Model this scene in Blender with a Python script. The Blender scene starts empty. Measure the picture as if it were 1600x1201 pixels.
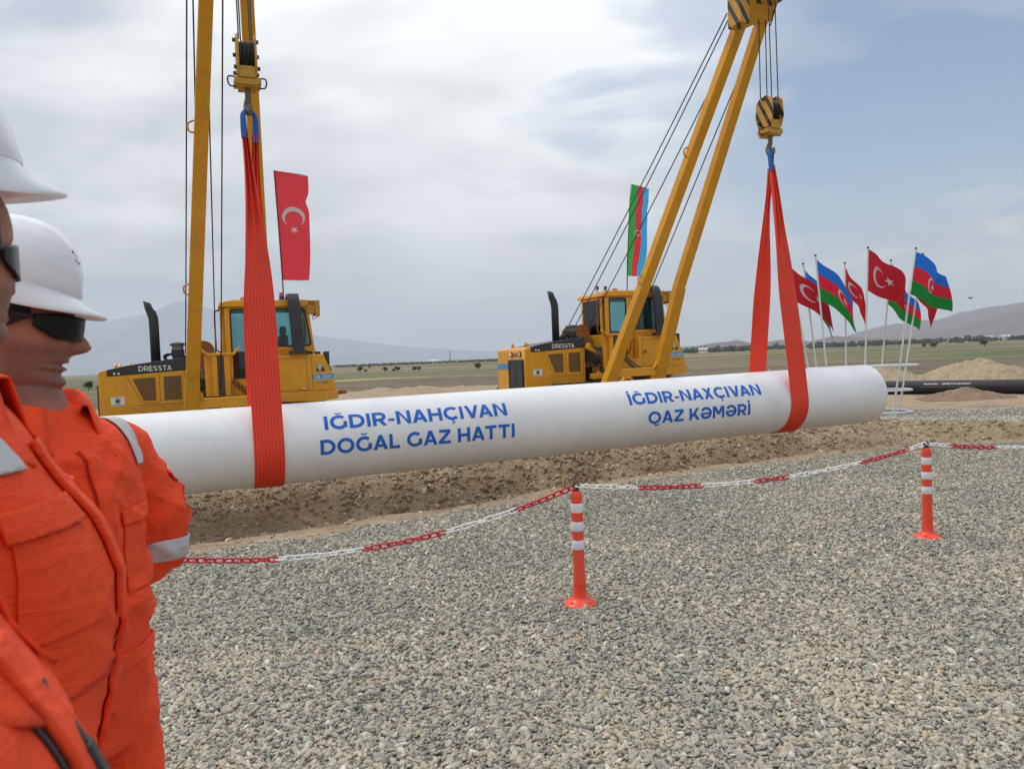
import bpy, bmesh, math, random
import numpy as np
from mathutils import Vector, Matrix, noise as mnoise
random.seed(7); rng = np.random.default_rng(7)
PI = math.pi
scene = bpy.context.scene
COL = scene.collection

# ------------------------------------------------------------------ camera, sky, sun, exposure
cam_d = bpy.data.cameras.new('camera'); cam = bpy.data.objects.new('camera', cam_d); COL.objects.link(cam)
P_, R_ = math.radians(2.06), math.radians(2.3)
fw = Vector((0, math.cos(P_), -math.sin(P_))); r0 = Vector((1, 0, 0)); u0 = Vector((0, math.sin(P_), math.cos(P_)))
rt = r0*math.cos(R_) - u0*math.sin(R_); up = u0*math.cos(R_) + r0*math.sin(R_)
m3 = Matrix((rt, up, -fw)).transposed()
cam.matrix_world = Matrix.Translation((0, 0, 1.62)) @ m3.to_4x4()
cam_d.sensor_width = 36; cam_d.lens = 1180/1600*36
cam_d.clip_start = 0.05; cam_d.clip_end = 40000
cam_d.dof.use_dof = True; cam_d.dof.focus_distance = 9.0; cam_d.dof.aperture_fstop = 9.0
scene.camera = cam

SUN_EL, SUN_AZ = math.radians(56), math.radians(-62)      # azimuth measured from +Y towards +X
sd = Vector((math.sin(SUN_AZ)*math.cos(SUN_EL), math.cos(SUN_AZ)*math.cos(SUN_EL), math.sin(SUN_EL)))
sun_d = bpy.data.lights.new('sun', 'SUN'); sun = bpy.data.objects.new('sun', sun_d); COL.objects.link(sun)
sun_d.energy = 1.3; sun_d.angle = math.radians(14); sun_d.color = (1.0, 0.95, 0.88)
sun.rotation_euler = sd.to_track_quat('Z', 'Y').to_euler()

world = bpy.data.worlds.new('World'); scene.world = world; world.use_nodes = True
nt = world.node_tree; nt.nodes.clear()
def N(tree, typ, **kw):
    n = tree.nodes.new(typ)
    for k, v in kw.items():
        if k == 'inp':
            for a, b in v.items(): n.inputs[a].default_value = b
        else: setattr(n, k, v)
    return n
def mth(t, op, a, b=None, c=None, clamp=False):
    n = t.nodes.new('ShaderNodeMath'); n.operation = op; n.use_clamp = clamp
    for i, v in enumerate((a, b, c)):
        if v is None: continue
        if isinstance(v, (int, float)): n.inputs[i].default_value = v
        else: t.links.new(v, n.inputs[i])
    return n.outputs[0]
def ramp(t, fac, stops, interp='LINEAR'):
    n = t.nodes.new('ShaderNodeValToRGB'); n.color_ramp.interpolation = interp
    e = n.color_ramp.elements
    while len(e) < len(stops): e.new(0.5)
    for el, (p, c) in zip(e, stops):
        el.position = p; el.color = (*c, 1) if len(c) == 3 else c
    t.links.new(fac, n.inputs[0]); return n.outputs[0]
def mixc(t, fac, a, b, mode='MIX'):
    n = t.nodes.new('ShaderNodeMix'); n.data_type = 'RGBA'; n.blend_type = mode
    for i, v in ((0, fac), (6, a), (7, b)):
        if isinstance(v, (int, float)): n.inputs[i].default_value = v
        elif isinstance(v, (tuple, list)): n.inputs[i].default_value = (*v, 1) if len(v) == 3 else v
        else: t.links.new(v, n.inputs[i])
    return n.outputs[2]
def g(v): return (v, v, v)

def build_world():
    t = nt
    tc = N(t, 'ShaderNodeTexCoord'); vec = tc.outputs['Generated']
    sky = N(t, 'ShaderNodeTexSky', sky_type='NISHITA', sun_disc=False, sun_elevation=SUN_EL,
            sun_rotation=SUN_AZ, air_density=1.2, dust_density=0.8, ozone_density=1.2)
    sep = N(t, 'ShaderNodeSeparateXYZ'); t.links.new(vec, sep.inputs[0])
    x, y, z = sep.outputs
    zz = mth(t, 'ADD', mth(t, 'MAXIMUM', z, 0.0), 0.30)
    comb = N(t, 'ShaderNodeCombineXYZ')
    t.links.new(mth(t, 'DIVIDE', x, zz), comb.inputs[0]); t.links.new(mth(t, 'DIVIDE', y, zz), comb.inputs[1])
    def noi(vecsock, scale, detail, rough, dist=0.0, loc=(0, 0, 0), sc=(1, 1, 1), rot=0.0):
        m = N(t, 'ShaderNodeMapping'); m.inputs['Location'].default_value = loc; m.inputs['Scale'].default_value = sc
        m.inputs['Rotation'].default_value = (0, 0, rot)
        t.links.new(vecsock, m.inputs[0])
        n = N(t, 'ShaderNodeTexNoise', inp={'Scale': scale, 'Detail': detail, 'Roughness': rough, 'Distortion': dist})
        t.links.new(m.outputs[0], n.inputs['Vector']); return n.outputs[0]
    pv = comb.outputs[0]
    n1 = noi(pv, 1.1, 5, 0.5, 0.5, (1.3, 4.2, 0), (1, 1.2, 1), 0.5)
    n2 = noi(pv, 2.0, 6, 0.5, 0.5, (7.1, 2.0, 0), (1, 1.3, 1), 0.9)
    n4 = noi(pv, 2.4, 5, 0.5, 0.5, (2.4, 9.3, 0), (.7, 1.5, 1), -0.35)      # drawn-out streaks
    n3 = noi(vec, 2.3, 5, 0.5, 0.3, (3.0, 0.4, 1.0), (1, 1, 2.2))
    # broad grouping of the deck: bluer openings towards the right, greyer veil on the left
    dens = mth(t, 'ADD', mth(t, 'MULTIPLY', n1, 0.58), mth(t, 'ADD', mth(t, 'MULTIPLY', n2, 0.25), mth(t, 'MULTIPLY', n4, .25)))
    right = mth(t, 'MULTIPLY', mth(t, 'SUBTRACT', x, 0.10), 0.28)
    right = mth(t, 'MAXIMUM', right, -0.05)
    cover = mth(t, 'SUBTRACT', dens, right)
    cover = ramp(t, cover, [(0.16, g(0)), (0.52, g(1))])
    # cloud tone: darker grey-blue bellies, brighter thin parts
    tone = mth(t, 'ADD', mth(t, 'MULTIPLY', n3, 0.45), mth(t, 'ADD', mth(t, 'MULTIPLY', n2, 0.30), mth(t, 'MULTIPLY', n4, .25)))
    def bank(px_dir, lo, hi):      # one big cloud bank or opening of the real sky around a compass direction
        d = N(t, 'ShaderNodeVectorMath', operation='DOT_PRODUCT'); nv = N(t, 'ShaderNodeVectorMath', operation='NORMALIZE'); t.links.new(vec, nv.inputs[0])
        t.links.new(nv.outputs[0], d.inputs[0]); d.inputs[1].default_value = Vector(px_dir).normalized()[:]
        q = mth(t, 'ADD', d.outputs['Value'], mth(t, 'ADD', mth(t, 'MULTIPLY', mth(t, 'SUBTRACT', n1, .5), .30), mth(t, 'MULTIPLY', mth(t, 'SUBTRACT', n4, .5), .26)))
        return ramp(t, q, [(lo, g(0)), (hi, g(1))], 'EASE')
    bright = bank((-.12, .90, .42), .80, 1.02); blue1 = bank((.55, .80, .30), .84, 1.03); blue2 = bank((.43, .86, .21), .93, 1.01); blue3 = bank((-.16, .90, .30), .965, 1.02); grey1 = bank((-.52, .83, .12), .90, 1.0)
    tone = mth(t, 'ADD', tone, mth(t, 'MULTIPLY', bright, .15)); tone = mth(t, 'SUBTRACT', tone, mth(t, 'MULTIPLY', grey1, .05))
    cover = mth(t, 'ADD', cover, mth(t, 'MULTIPLY', bright, .45))
    cover = mth(t, 'SUBTRACT', cover, mth(t, 'ADD', mth(t, 'ADD', mth(t, 'MULTIPLY', blue1, .50), mth(t, 'MULTIPLY', blue3, .12)), mth(t, 'MULTIPLY', blue2, .5)), clamp=True)
    ccol = ramp(t, tone, [(0.34, (4.9, 5.3, 6.15)), (0.45, (6.5, 6.85, 7.45)), (0.53, (8.4, 8.65, 8.8)), (0.66, (12.4, 12.6, 12.6))])
    # overhead the deck is thinner and brighter than low down
    vgrad = ramp(t, z, [(0.0, g(0.66)), (0.10, g(0.76)), (0.30, g(0.90)), (0.45, g(0.98)), (0.7, g(1.0)), (1.0, g(1.0))])
    ccol = mixc(t, 1.0, ccol, vgrad, 'MULTIPLY')
    skyb = mixc(t, 1.0, sky.outputs[0], (1.05, 1.12, 1.2), 'MULTIPLY')
    c = mixc(t, mth(t, 'MULTIPLY', cover, 0.93), skyb, ccol)
    # small low cumulus banks near the horizon
    cu = noi(vec, 5.5, 8, 0.6, 0.2, (0.6, 0.0, 0.22), (1, 1, 3.2))
    band = ramp(t, z, [(0.035, g(0)), (0.07, g(1)), (0.13, g(0.8)), (0.19, g(0))])
    cuf = mth(t, 'MULTIPLY', ramp(t, cu, [(0.50, g(0)), (0.58, g(1))]), band)
    c = mixc(t, mth(t, 'MULTIPLY', cuf, 0.75), c, (9.0, 8.8, 8.2))
    # thick air just above the horizon
    hz = ramp(t, z, [(0.0, g(0.85)), (0.06, g(0.45)), (0.18, g(0))])
    c = mixc(t, hz, c, (5.3, 5.65, 6.0))
    # a veiled sky is brightest overhead
    zen = ramp(t, z, [(0.45, g(0.5)), (0.8, g(0.8))])
    c = mixc(t, 1.0, c, mixc(t, 1.0, zen, (2.0, 2.0, 2.0), 'MULTIPLY'), 'MULTIPLY')
    bg = N(t, 'ShaderNodeBackground'); bg.inputs[1].default_value = 0.085
    t.links.new(c, bg.inputs[0])
    out = N(t, 'ShaderNodeOutputWorld'); t.links.new(bg.outputs[0], out.inputs[0])
build_world()
scene.view_settings.view_transform = 'Standard'; scene.view_settings.look = 'None'
scene.view_settings.exposure = 0.27; scene.view_settings.gamma = 1.0
cy = scene.cycles
cy.max_bounces = 8; cy.volume_bounces = 1; cy.transparent_max_bounces = 12; cy.use_denoising = True

# ------------------------------------------------------------------ site frame: a runs along the pipe, n across it, away from the viewer
AX = Vector((math.cos(math.radians(22)), math.sin(math.radians(22)), 0)); NX = Vector((-AX.y, AX.x, 0))
def W(a, n, z): return AX*a + NX*n + Vector((0, 0, z))

# ------------------------------------------------------------------ materials
MATS = {}
def mat(name, col, rough=0.5, metal=0.0, var=0.0, vscale=3.0, bump=0.0, bscale=40.0, dirt=None, dscale=2.0, damt=0.3,
        coat=0.0, trans=0.0, emis=None, sheen=0.0, obj=True, alpha=None):
    if name in MATS: return MATS[name]
    m = bpy.data.materials.new(name); m.use_nodes = True; t = m.node_tree
    b = t.nodes['Principled BSDF']
    tc = N(t, 'ShaderNodeTexCoord'); v = tc.outputs['Object']
    c = None
    if var:
        n = N(t, 'ShaderNodeTexNoise', inp={'Scale': vscale, 'Detail': 6.0, 'Roughness': 0.6}); t.links.new(v, n.inputs['Vector'])
        f = ramp(t, n.outputs[0], [(0.3, g(1-var)), (0.7, g(1+var))])
        c = mixc(t, 1.0, col, f, 'MULTIPLY')
    if dirt:
        n = N(t, 'ShaderNodeTexNoise', inp={'Scale': dscale, 'Detail': 8.0, 'Roughness': 0.7}); t.links.new(v, n.inputs['Vector'])
        f = mth(t, 'MULTIPLY', ramp(t, n.outputs[0], [(0.45, g(0)), (0.75, g(1))]), damt)
        c = mixc(t, f, c if c is not None else col, dirt)
    if c is None: b.inputs['Base Color'].default_value = (*col, 1)
    else: t.links.new(c, b.inputs['Base Color'])
    b.inputs['Roughness'].default_value = rough; b.inputs['Metallic'].default_value = metal
    b.inputs['Coat Weight'].default_value = coat; b.inputs['Transmission Weight'].default_value = trans
    b.inputs['Sheen Weight'].default_value = sheen
    if bump:
        n = N(t, 'ShaderNodeTexNoise', inp={'Scale': bscale, 'Detail': 5.0}); t.links.new(v, n.inputs['Vector'])
        bp = N(t, 'ShaderNodeBump', inp={'Strength': bump, 'Distance': 0.01}); t.links.new(n.outputs[0], bp.inputs['Height'])
        t.links.new(bp.outputs[0], b.inputs['Normal'])
    MATS[name] = m; return m
def machine_yellow():
    m = mat('yellow_paint', (0.74, 0.335, 0.005), 0.40, var=0.08, vscale=2.2, dirt=(0.30, 0.16, 0.05), dscale=3.0, damt=0.28, bump=0.06, bscale=60)
    t = m.node_tree; b = t.nodes['Principled BSDF']; l = b.inputs['Base Color'].links[0].from_socket
    tc = N(t, 'ShaderNodeTexCoord'); mp = N(t, 'ShaderNodeMapping', inp={'Scale': (9, 9, 1.6)}); t.links.new(tc.outputs['Object'], mp.inputs[0])
    n = N(t, 'ShaderNodeTexNoise', inp={'Scale': 1.0, 'Detail': 9.0, 'Roughness': .75}); t.links.new(mp.outputs[0], n.inputs['Vector'])
    c = mixc(t, mth(t, 'MULTIPLY', ramp(t, n.outputs[0], [(.52, g(0)), (.66, g(1))]), .30), l, (.36, .24, .10))
    n2 = N(t, 'ShaderNodeTexNoise', inp={'Scale': 26.0, 'Detail': 4.0, 'Roughness': .6}); t.links.new(tc.outputs['Object'], n2.inputs['Vector'])
    c = mixc(t, mth(t, 'MULTIPLY', ramp(t, n2.outputs[0], [(.68, g(0)), (.74, g(1))]), .6), c, (.10, .06, .03))
    t.links.new(c, b.inputs['Base Color']); return m
YEL = machine_yellow()
YEL_ = mat('yellow_paint', (0.74, 0.335, 0.005), 0.40, var=0.08, vscale=2.2, dirt=(0.30, 0.16, 0.05), dscale=3.0, damt=0.28, bump=0.06, bscale=60)
YELW = mat('worn_yellow_paint', (0.55, 0.27, 0.02), 0.5, var=0.15, vscale=4, dirt=(0.12, 0.08, 0.04), dscale=6, damt=0.5)
def hazard_mat():
    m = bpy.data.materials.new('hazard_paint'); m.use_nodes = True; t = m.node_tree; b = t.nodes['Principled BSDF']
    tc = N(t, 'ShaderNodeTexCoord'); sp = N(t, 'ShaderNodeSeparateXYZ'); t.links.new(tc.outputs['Object'], sp.inputs[0])
    q = mth(t, 'ADD', mth(t, 'SUBTRACT', sp.outputs[0], sp.outputs[1]), mth(t, 'MULTIPLY', sp.outputs[2], .6))
    w = N(t, 'ShaderNodeTexNoise', inp={'Scale': 14.0, 'Detail': 6.0}); t.links.new(tc.outputs['Object'], w.inputs['Vector'])
    q = mth(t, 'ADD', q, mth(t, 'MULTIPLY', w.outputs[0], .012))
    f = mth(t, 'LESS_THAN', mth(t, 'FRACT', mth(t, 'MULTIPLY', q, 4.6)), .42)
    c = mixc(t, f, (.60, .29, .02), (.03, .028, .026)); c = mixc(t, mth(t, 'MULTIPLY', ramp(t, w.outputs[0], [(.5, g(0)), (.7, g(1))]), .4), c, (.14, .09, .05))
    t.links.new(c, b.inputs['Base Color']); b.inputs['Roughness'].default_value = .5; return m
HAZ = hazard_mat()
AMB = mat('amber_steel', (0.33, 0.11, 0.012), 0.55, var=0.2, vscale=8, dirt=(0.08, 0.05, 0.03), dscale=8, damt=0.5)
VENT = mat('vent_mesh', (0.17, 0.085, 0.02), 0.6, var=0.1, bump=0.4, bscale=220)
BLK = mat('black_paint', (0.022, 0.023, 0.028), 0.4, var=0.2, dirt=(0.10, 0.09, 0.08), damt=0.25)
RUB = mat('black_rubber', (0.018, 0.018, 0.019), 0.6, var=0.2)
STEEL = mat('dark_steel', (0.09, 0.085, 0.08), 0.45, 0.6, var=0.2, dirt=(0.12, 0.07, 0.04), damt=0.5)
CABLE = mat('steel_rope', (0.05, 0.048, 0.055), 0.5, 0.3)
WHT = mat('white_decal', (0.75, 0.75, 0.73), 0.5, var=0.05)
BLU = mat('blue_decal', (0.03, 0.25, 0.52), 0.4)
LBL = mat('light_blue_decal', (0.30, 0.58, 0.66), 0.4)
SKYL = mat('grey_blue_decal', (0.30, 0.38, 0.40), 0.4)
ORG = mat('orange_coverall', (0.93, 0.072, 0.012), 0.85, var=0.08, vscale=5, bump=0.25, bscale=900, sheen=0.0, dirt=(0.74, 0.065, 0.014), dscale=4, damt=0.35)
def fabric_creases(m):
    t = m.node_tree; b = t.nodes['Principled BSDF']; tc = N(t, 'ShaderNodeTexCoord'); old = b.inputs['Normal'].links[0].from_node
    h = None
    for rot, sc in (((.5, .3, .4), (6, 22, 9)), ((-.6, .2, -.5), (20, 7, 10)), ((.1, .9, .2), (9, 9, 34))):
        mp = N(t, 'ShaderNodeMapping', inp={'Rotation': rot, 'Scale': sc}); t.links.new(tc.outputs['Object'], mp.inputs[0])
        n = N(t, 'ShaderNodeTexNoise', inp={'Scale': 1.0, 'Detail': 3.0, 'Roughness': .5, 'Distortion': .6}); t.links.new(mp.outputs[0], n.inputs['Vector'])
        r = mth(t, 'POWER', mth(t, 'SUBTRACT', 1.0, mth(t, 'ABSOLUTE', mth(t, 'MULTIPLY', mth(t, 'SUBTRACT', n.outputs[0], .5), 5.0)), clamp=True), 3.0)
        h = r if h is None else mth(t, 'ADD', h, r)
    bp = N(t, 'ShaderNodeBump', inp={'Strength': .30, 'Distance': .006}); t.links.new(h, bp.inputs['Height']); t.links.new(old.outputs[0], bp.inputs['Normal']); t.links.new(bp.outputs[0], b.inputs['Normal'])
fabric_creases(ORG)
ORG2 = mat('orange_seam', (0.52, 0.035, 0.012), 0.8)
REF = mat('reflective_tape', (0.52, 0.51, 0.52), 0.45, var=0.06, bump=0.2, bscale=500)
SLING = mat('red_webbing', (0.84, 0.048, 0.016), 0.6, var=0.10, vscale=2, bump=0.35, bscale=500)
SEAM = mat('dark_red_stitch', (0.42, 0.014, 0.010), 0.8)
BLUS = mat('blue_sleeve', (0.012, 0.11, 0.42), 0.7, bump=0.2, bscale=300)
BOLR = mat('bollard_plastic', (0.83, 0.055, 0.022), 0.42, var=0.06, dirt=(0.42, 0.22, 0.14), damt=0.45, dscale=11)
BOLW = mat('bollard_band', (0.72, 0.70, 0.76), 0.4, var=0.04)
CHR = mat('red_chain_plastic', (0.52, 0.012, 0.035), 0.4)
CHW = mat('white_chain_plastic', (0.78, 0.76, 0.74), 0.4)
PIPEW = None
POLE = mat('white_pole_paint', (0.66, 0.68, 0.68), 0.45, var=0.06)
PBLK = mat('black_pipe_coating', (0.012, 0.012, 0.015), 0.38, var=0.3, vscale=3, dirt=(0.08, 0.07, 0.06), damt=0.12)
HAT = mat('hard_hat_shell', (0.78, 0.78, 0.80), 0.28, coat=0.3)
SKIN = mat('skin', (0.40, 0.165, 0.10), 0.5, var=0.12, vscale=22, bump=0.30, bscale=420, dirt=(0.26, 0.075, 0.05), dscale=16, damt=0.5)
def skin_beard():
    t = SKIN.node_tree; b = t.nodes['Principled BSDF']; l = b.inputs['Base Color'].links[0].from_socket
    at = N(t, 'ShaderNodeAttribute', attribute_name='beard'); al = N(t, 'ShaderNodeAttribute', attribute_name='lip'); tc = N(t, 'ShaderNodeTexCoord')
    n = N(t, 'ShaderNodeTexNoise', inp={'Scale': 700.0, 'Detail': 2.0}); t.links.new(tc.outputs['Object'], n.inputs['Vector'])
    f = mth(t, 'MULTIPLY', at.outputs['Fac'], mth(t, 'MULTIPLY', ramp(t, n.outputs[0], [(.35, g(.4)), (.6, g(1))]), .65))
    c = mixc(t, f, l, (.085, .055, .048)); c = mixc(t, mth(t, 'MULTIPLY', al.outputs['Fac'], .6), c, (.30, .075, .065)); t.links.new(c, b.inputs['Base Color'])
skin_beard()
HAIR = mat('dark_hair', (0.022, 0.017, 0.014), 0.7, var=0.3, vscale=60, bump=0.9, bscale=250)
LENS = mat('dark_lens', (0.006, 0.006, 0.007), 0.22)
LENS.node_tree.nodes['Principled BSDF'].inputs['Specular IOR Level'].default_value = .25
BOOT = mat('brown_boot', (0.07, 0.045, 0.03), 0.6)
def glass_mat():
    m = bpy.data.materials.new('cab_glass'); m.use_nodes = True; t = m.node_tree; t.nodes.clear()
    tr = N(t, 'ShaderNodeBsdfTransparent'); tr.inputs[0].default_value = (0.62, 0.80, 0.80, 1)
    gl = N(t, 'ShaderNodeBsdfGlossy'); gl.inputs['Roughness'].default_value = 0.03
    fr = N(t, 'ShaderNodeFresnel', inp={'IOR': 1.5}); mx = N(t, 'ShaderNodeMixShader')
    t.links.new(fr.outputs[0], mx.inputs[0]); t.links.new(tr.outputs[0], mx.inputs[1]); t.links.new(gl.outputs[0], mx.inputs[2])
    o = N(t, 'ShaderNodeOutputMaterial'); t.links.new(mx.outputs[0], o.inputs[0]); return m
GLASS = glass_mat()
def pipe_mat():
    m = bpy.data.materials.new('white_pipe_coating'); m.use_nodes = True; t = m.node_tree; b = t.nodes['Principled BSDF']
    tc = N(t, 'ShaderNodeTexCoord')
    n = N(t, 'ShaderNodeTexNoise', inp={'Scale': 1.3, 'Detail': 7.0, 'Roughness': 0.65}); t.links.new(tc.outputs['Object'], n.inputs['Vector'])
    c = ramp(t, n.outputs[0], [(0.3, (0.70, 0.71, 0.72)), (0.6, (0.80, 0.80, 0.80)), (0.8, (0.76, 0.75, 0.73))])
    sc_ = N(t, 'ShaderNodeTexNoise', inp={'Scale': 9.0, 'Detail': 9.0, 'Roughness': 0.75}); t.links.new(tc.outputs['Object'], sc_.inputs['Vector'])
    c = mixc(t, mth(t, 'MULTIPLY', ramp(t, sc_.outputs[0], [(.60, g(0)), (.72, g(1))]), .35), c, (.52, .48, .42))
    # film wrap edges: thin helical lines
    sp = N(t, 'ShaderNodeSeparateXYZ'); t.links.new(tc.outputs['Object'], sp.inputs[0])
    ang = mth(t, 'ARCTAN2', sp.outputs[1], sp.outputs[2])
    h = mth(t, 'FRACT', mth(t, 'ADD', mth(t, 'MULTIPLY', sp.outputs[0], 0.62), mth(t, 'MULTIPLY', ang, 0.16)))
    ln = mth(t, 'LESS_THAN', h, 0.007)
    c = mixc(t, mth(t, 'MULTIPLY', ln, 0.22), c, (0.50, 0.50, 0.50))
    bp = N(t, 'ShaderNodeBump', inp={'Strength': 0.25, 'Distance': 0.01}); 
    n2 = N(t, 'ShaderNodeTexNoise', inp={'Scale': 2.0, 'Detail': 3.0}); t.links.new(tc.outputs['Object'], n2.inputs['Vector'])
    t.links.new(mth(t, 'ADD', n2.outputs[0], mth(t, 'MULTIPLY', ln, 0.3)), bp.inputs['Height']); t.links.new(bp.outputs[0], b.inputs['Normal'])
    t.links.new(c, b.inputs['Base Color']); b.inputs['Roughness'].default_value = 0.33
    return m
PIPEW = pipe_mat()

# ------------------------------------------------------------------ object helpers
def tag(o, label=None, cat=None, group=None, kind=None):
    if label: o['label'] = label
    if cat: o['category'] = cat
    if group: o['group'] = group
    if kind: o['kind'] = kind
    return o
def empty(name, loc=(0, 0, 0), rz=0, label=None, cat=None, group=None):
    o = bpy.data.objects.new(name, None); COL.objects.link(o); o.location = loc; o.rotation_euler = (0, 0, rz)
    o.empty_display_size = 0.1
    return tag(o, label, cat, group)
def link_mesh(name, me, material=None, parent=None, smooth=None, bevel=0):
    o = bpy.data.objects.new(name, me); COL.objects.link(o)
    if material is not None:
        for mm in (material if isinstance(material, (list, tuple)) else [material]): me.materials.append(mm)
    if parent is not None: o.parent = parent
    if smooth is not None:
        me.polygons.foreach_set('use_smooth', [True]*len(me.polygons))
        if smooth < 179:
            me.set_sharp_from_angle(angle=math.radians(smooth))
    if bevel:
        b = o.modifiers.new('bevel', 'BEVEL'); b.width = bevel; b.segments = 2; b.limit_method = 'ANGLE'; b.angle_limit = math.radians(40)
    return o
def obj(name, bm, material=None, parent=None, smooth=35, bevel=0):
    me = bpy.data.meshes.new(name); bmesh.ops.recalc_face_normals(bm, faces=bm.faces[:]); bm.to_mesh(me); bm.free()
    return link_mesh(name, me, material, parent, smooth, bevel)
def np_mesh(name, verts, faces, material=None, parent=None, smooth=180):
    me = bpy.data.meshes.new(name)
    verts = np.asarray(verts, dtype=np.float32); faces = np.asarray(faces, dtype=np.int32); k = faces.shape[1]
    me.vertices.add(len(verts)); me.vertices.foreach_set('co', verts.ravel())
    me.loops.add(faces.size); me.loops.foreach_set('vertex_index', faces.ravel())
    me.polygons.add(len(faces)); me.polygons.foreach_set('loop_start', np.arange(0, faces.size, k, dtype=np.int32))
    me.polygons.foreach_set('loop_total', np.full(len(faces), k, dtype=np.int32))
    me.update(calc_edges=True); me.validate()
    return link_mesh(name, me, material, parent, smooth)
def BM(): return bmesh.new()
def box(bm, x0, x1, y0, y1, z0, z1, mi=0):
    vs = [bm.verts.new((x, y, z)) for x in (x0, x1) for y in (y0, y1) for z in (z0, z1)]
    for f in ((0, 1, 3, 2), (4, 6, 7, 5), (0, 4, 5, 1), (2, 3, 7, 6), (0, 2, 6, 4), (1, 5, 7, 3)):
        bm.faces.new([vs[i] for i in f]).material_index = mi
    return vs
def prism(bm, prof, y0, y1, axis='y'):
    """closed profile of (x,z) extruded along y (axis 'y'), or (y,z) along x (axis 'x')"""
    f = (lambda p, q: (p[0], q, p[1])) if axis == 'y' else (lambda p, q: (q, p[0], p[1]))
    if axis == 'z': f = lambda p, q: (p[0], p[1], q)
    A = [bm.verts.new(f(p, y0)) for p in prof]; B = [bm.verts.new(f(p, y1)) for p in prof]
    bm.faces.new(A); bm.faces.new(B[::-1])
    for i in range(len(prof)):
        j = (i+1) % len(prof); bm.faces.new((A[i], B[i], B[j], A[j]))
def frame_of(d):
    d = Vector(d).normalized(); h = Vector((0, 0, 1)) if abs(d.z) < 0.95 else Vector((1, 0, 0))
    s = d.cross(h).normalized(); return d, s, s.cross(d).normalized()
def tube(bm, pts, r, seg=10, caps=True, closed=False):
    pts = [Vector(p) for p in pts]; n = len(pts); rings = []
    rs = r if isinstance(r, (list, tuple)) else [r]*n
    prev = None
    for i, p in enumerate(pts):
        if closed: d = pts[(i+1) % n] - pts[i-1]
        else: d = pts[min(i+1, n-1)] - pts[max(i-1, 0)]
        d.normalize()
        if prev is None: _, s, _u = frame_of(d)
        else:
            s = prev - d*prev.dot(d)
            s = s.normalized() if s.length > 1e-6 else frame_of(d)[1]
        prev = s; u = s.cross(d)
        rings.append([bm.verts.new(p + (s*math.cos(a)+u*math.sin(a))*rs[i]) for a in (2*PI*k/seg for k in range(seg))])
    m = n if closed else n-1
    for i in range(m):
        A, B = rings[i], rings[(i+1) % n]
        for k in range(seg): bm.faces.new((A[k], A[(k+1) % seg], B[(k+1) % seg], B[k]))
    if caps and not closed: bm.faces.new(rings[0]); bm.faces.new(rings[-1][::-1])
def beam(bm, p, q, w, h, w2=None, h2=None, side=None):
    p, q = Vector(p), Vector(q); d, s, u = frame_of(q-p)
    if side is not None:
        s = (Vector(side) - d*Vector(side).dot(d)).normalized(); u = s.cross(d)
    w2 = w if w2 is None else w2; h2 = h if h2 is None else h2
    A = [bm.verts.new(p + s*a*w/2 + u*b*h/2) for a, b in ((-1, -1), (1, -1), (1, 1), (-1, 1))]
    B = [bm.verts.new(q + s*a*w2/2 + u*b*h2/2) for a, b in ((-1, -1), (1, -1), (1, 1), (-1, 1))]
    bm.faces.new(A); bm.faces.new(B[::-1])
    for i in range(4): j = (i+1) % 4; bm.faces.new((A[i], B[i], B[j], A[j]))
def cyl(bm, p, q, r, seg=20, r2=None):
    tube(bm, [p, q], [r, r if r2 is None else r2], seg)
def smooth_path(pts, k=6):
    pts = [Vector(p) for p in pts]; out = []
    P = [pts[0]] + pts + [pts[-1]]
    for i in range(len(pts)-1):
        a, b, c, d = P[i:i+4]
        for j in range(k):
            t = j/k
            out.append(0.5*((2*b) + (c-a)*t + (2*a-5*b+4*c-d)*t*t + (3*b-a-3*c+d)*t**3))
    out.append(pts[-1]); return out
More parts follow.
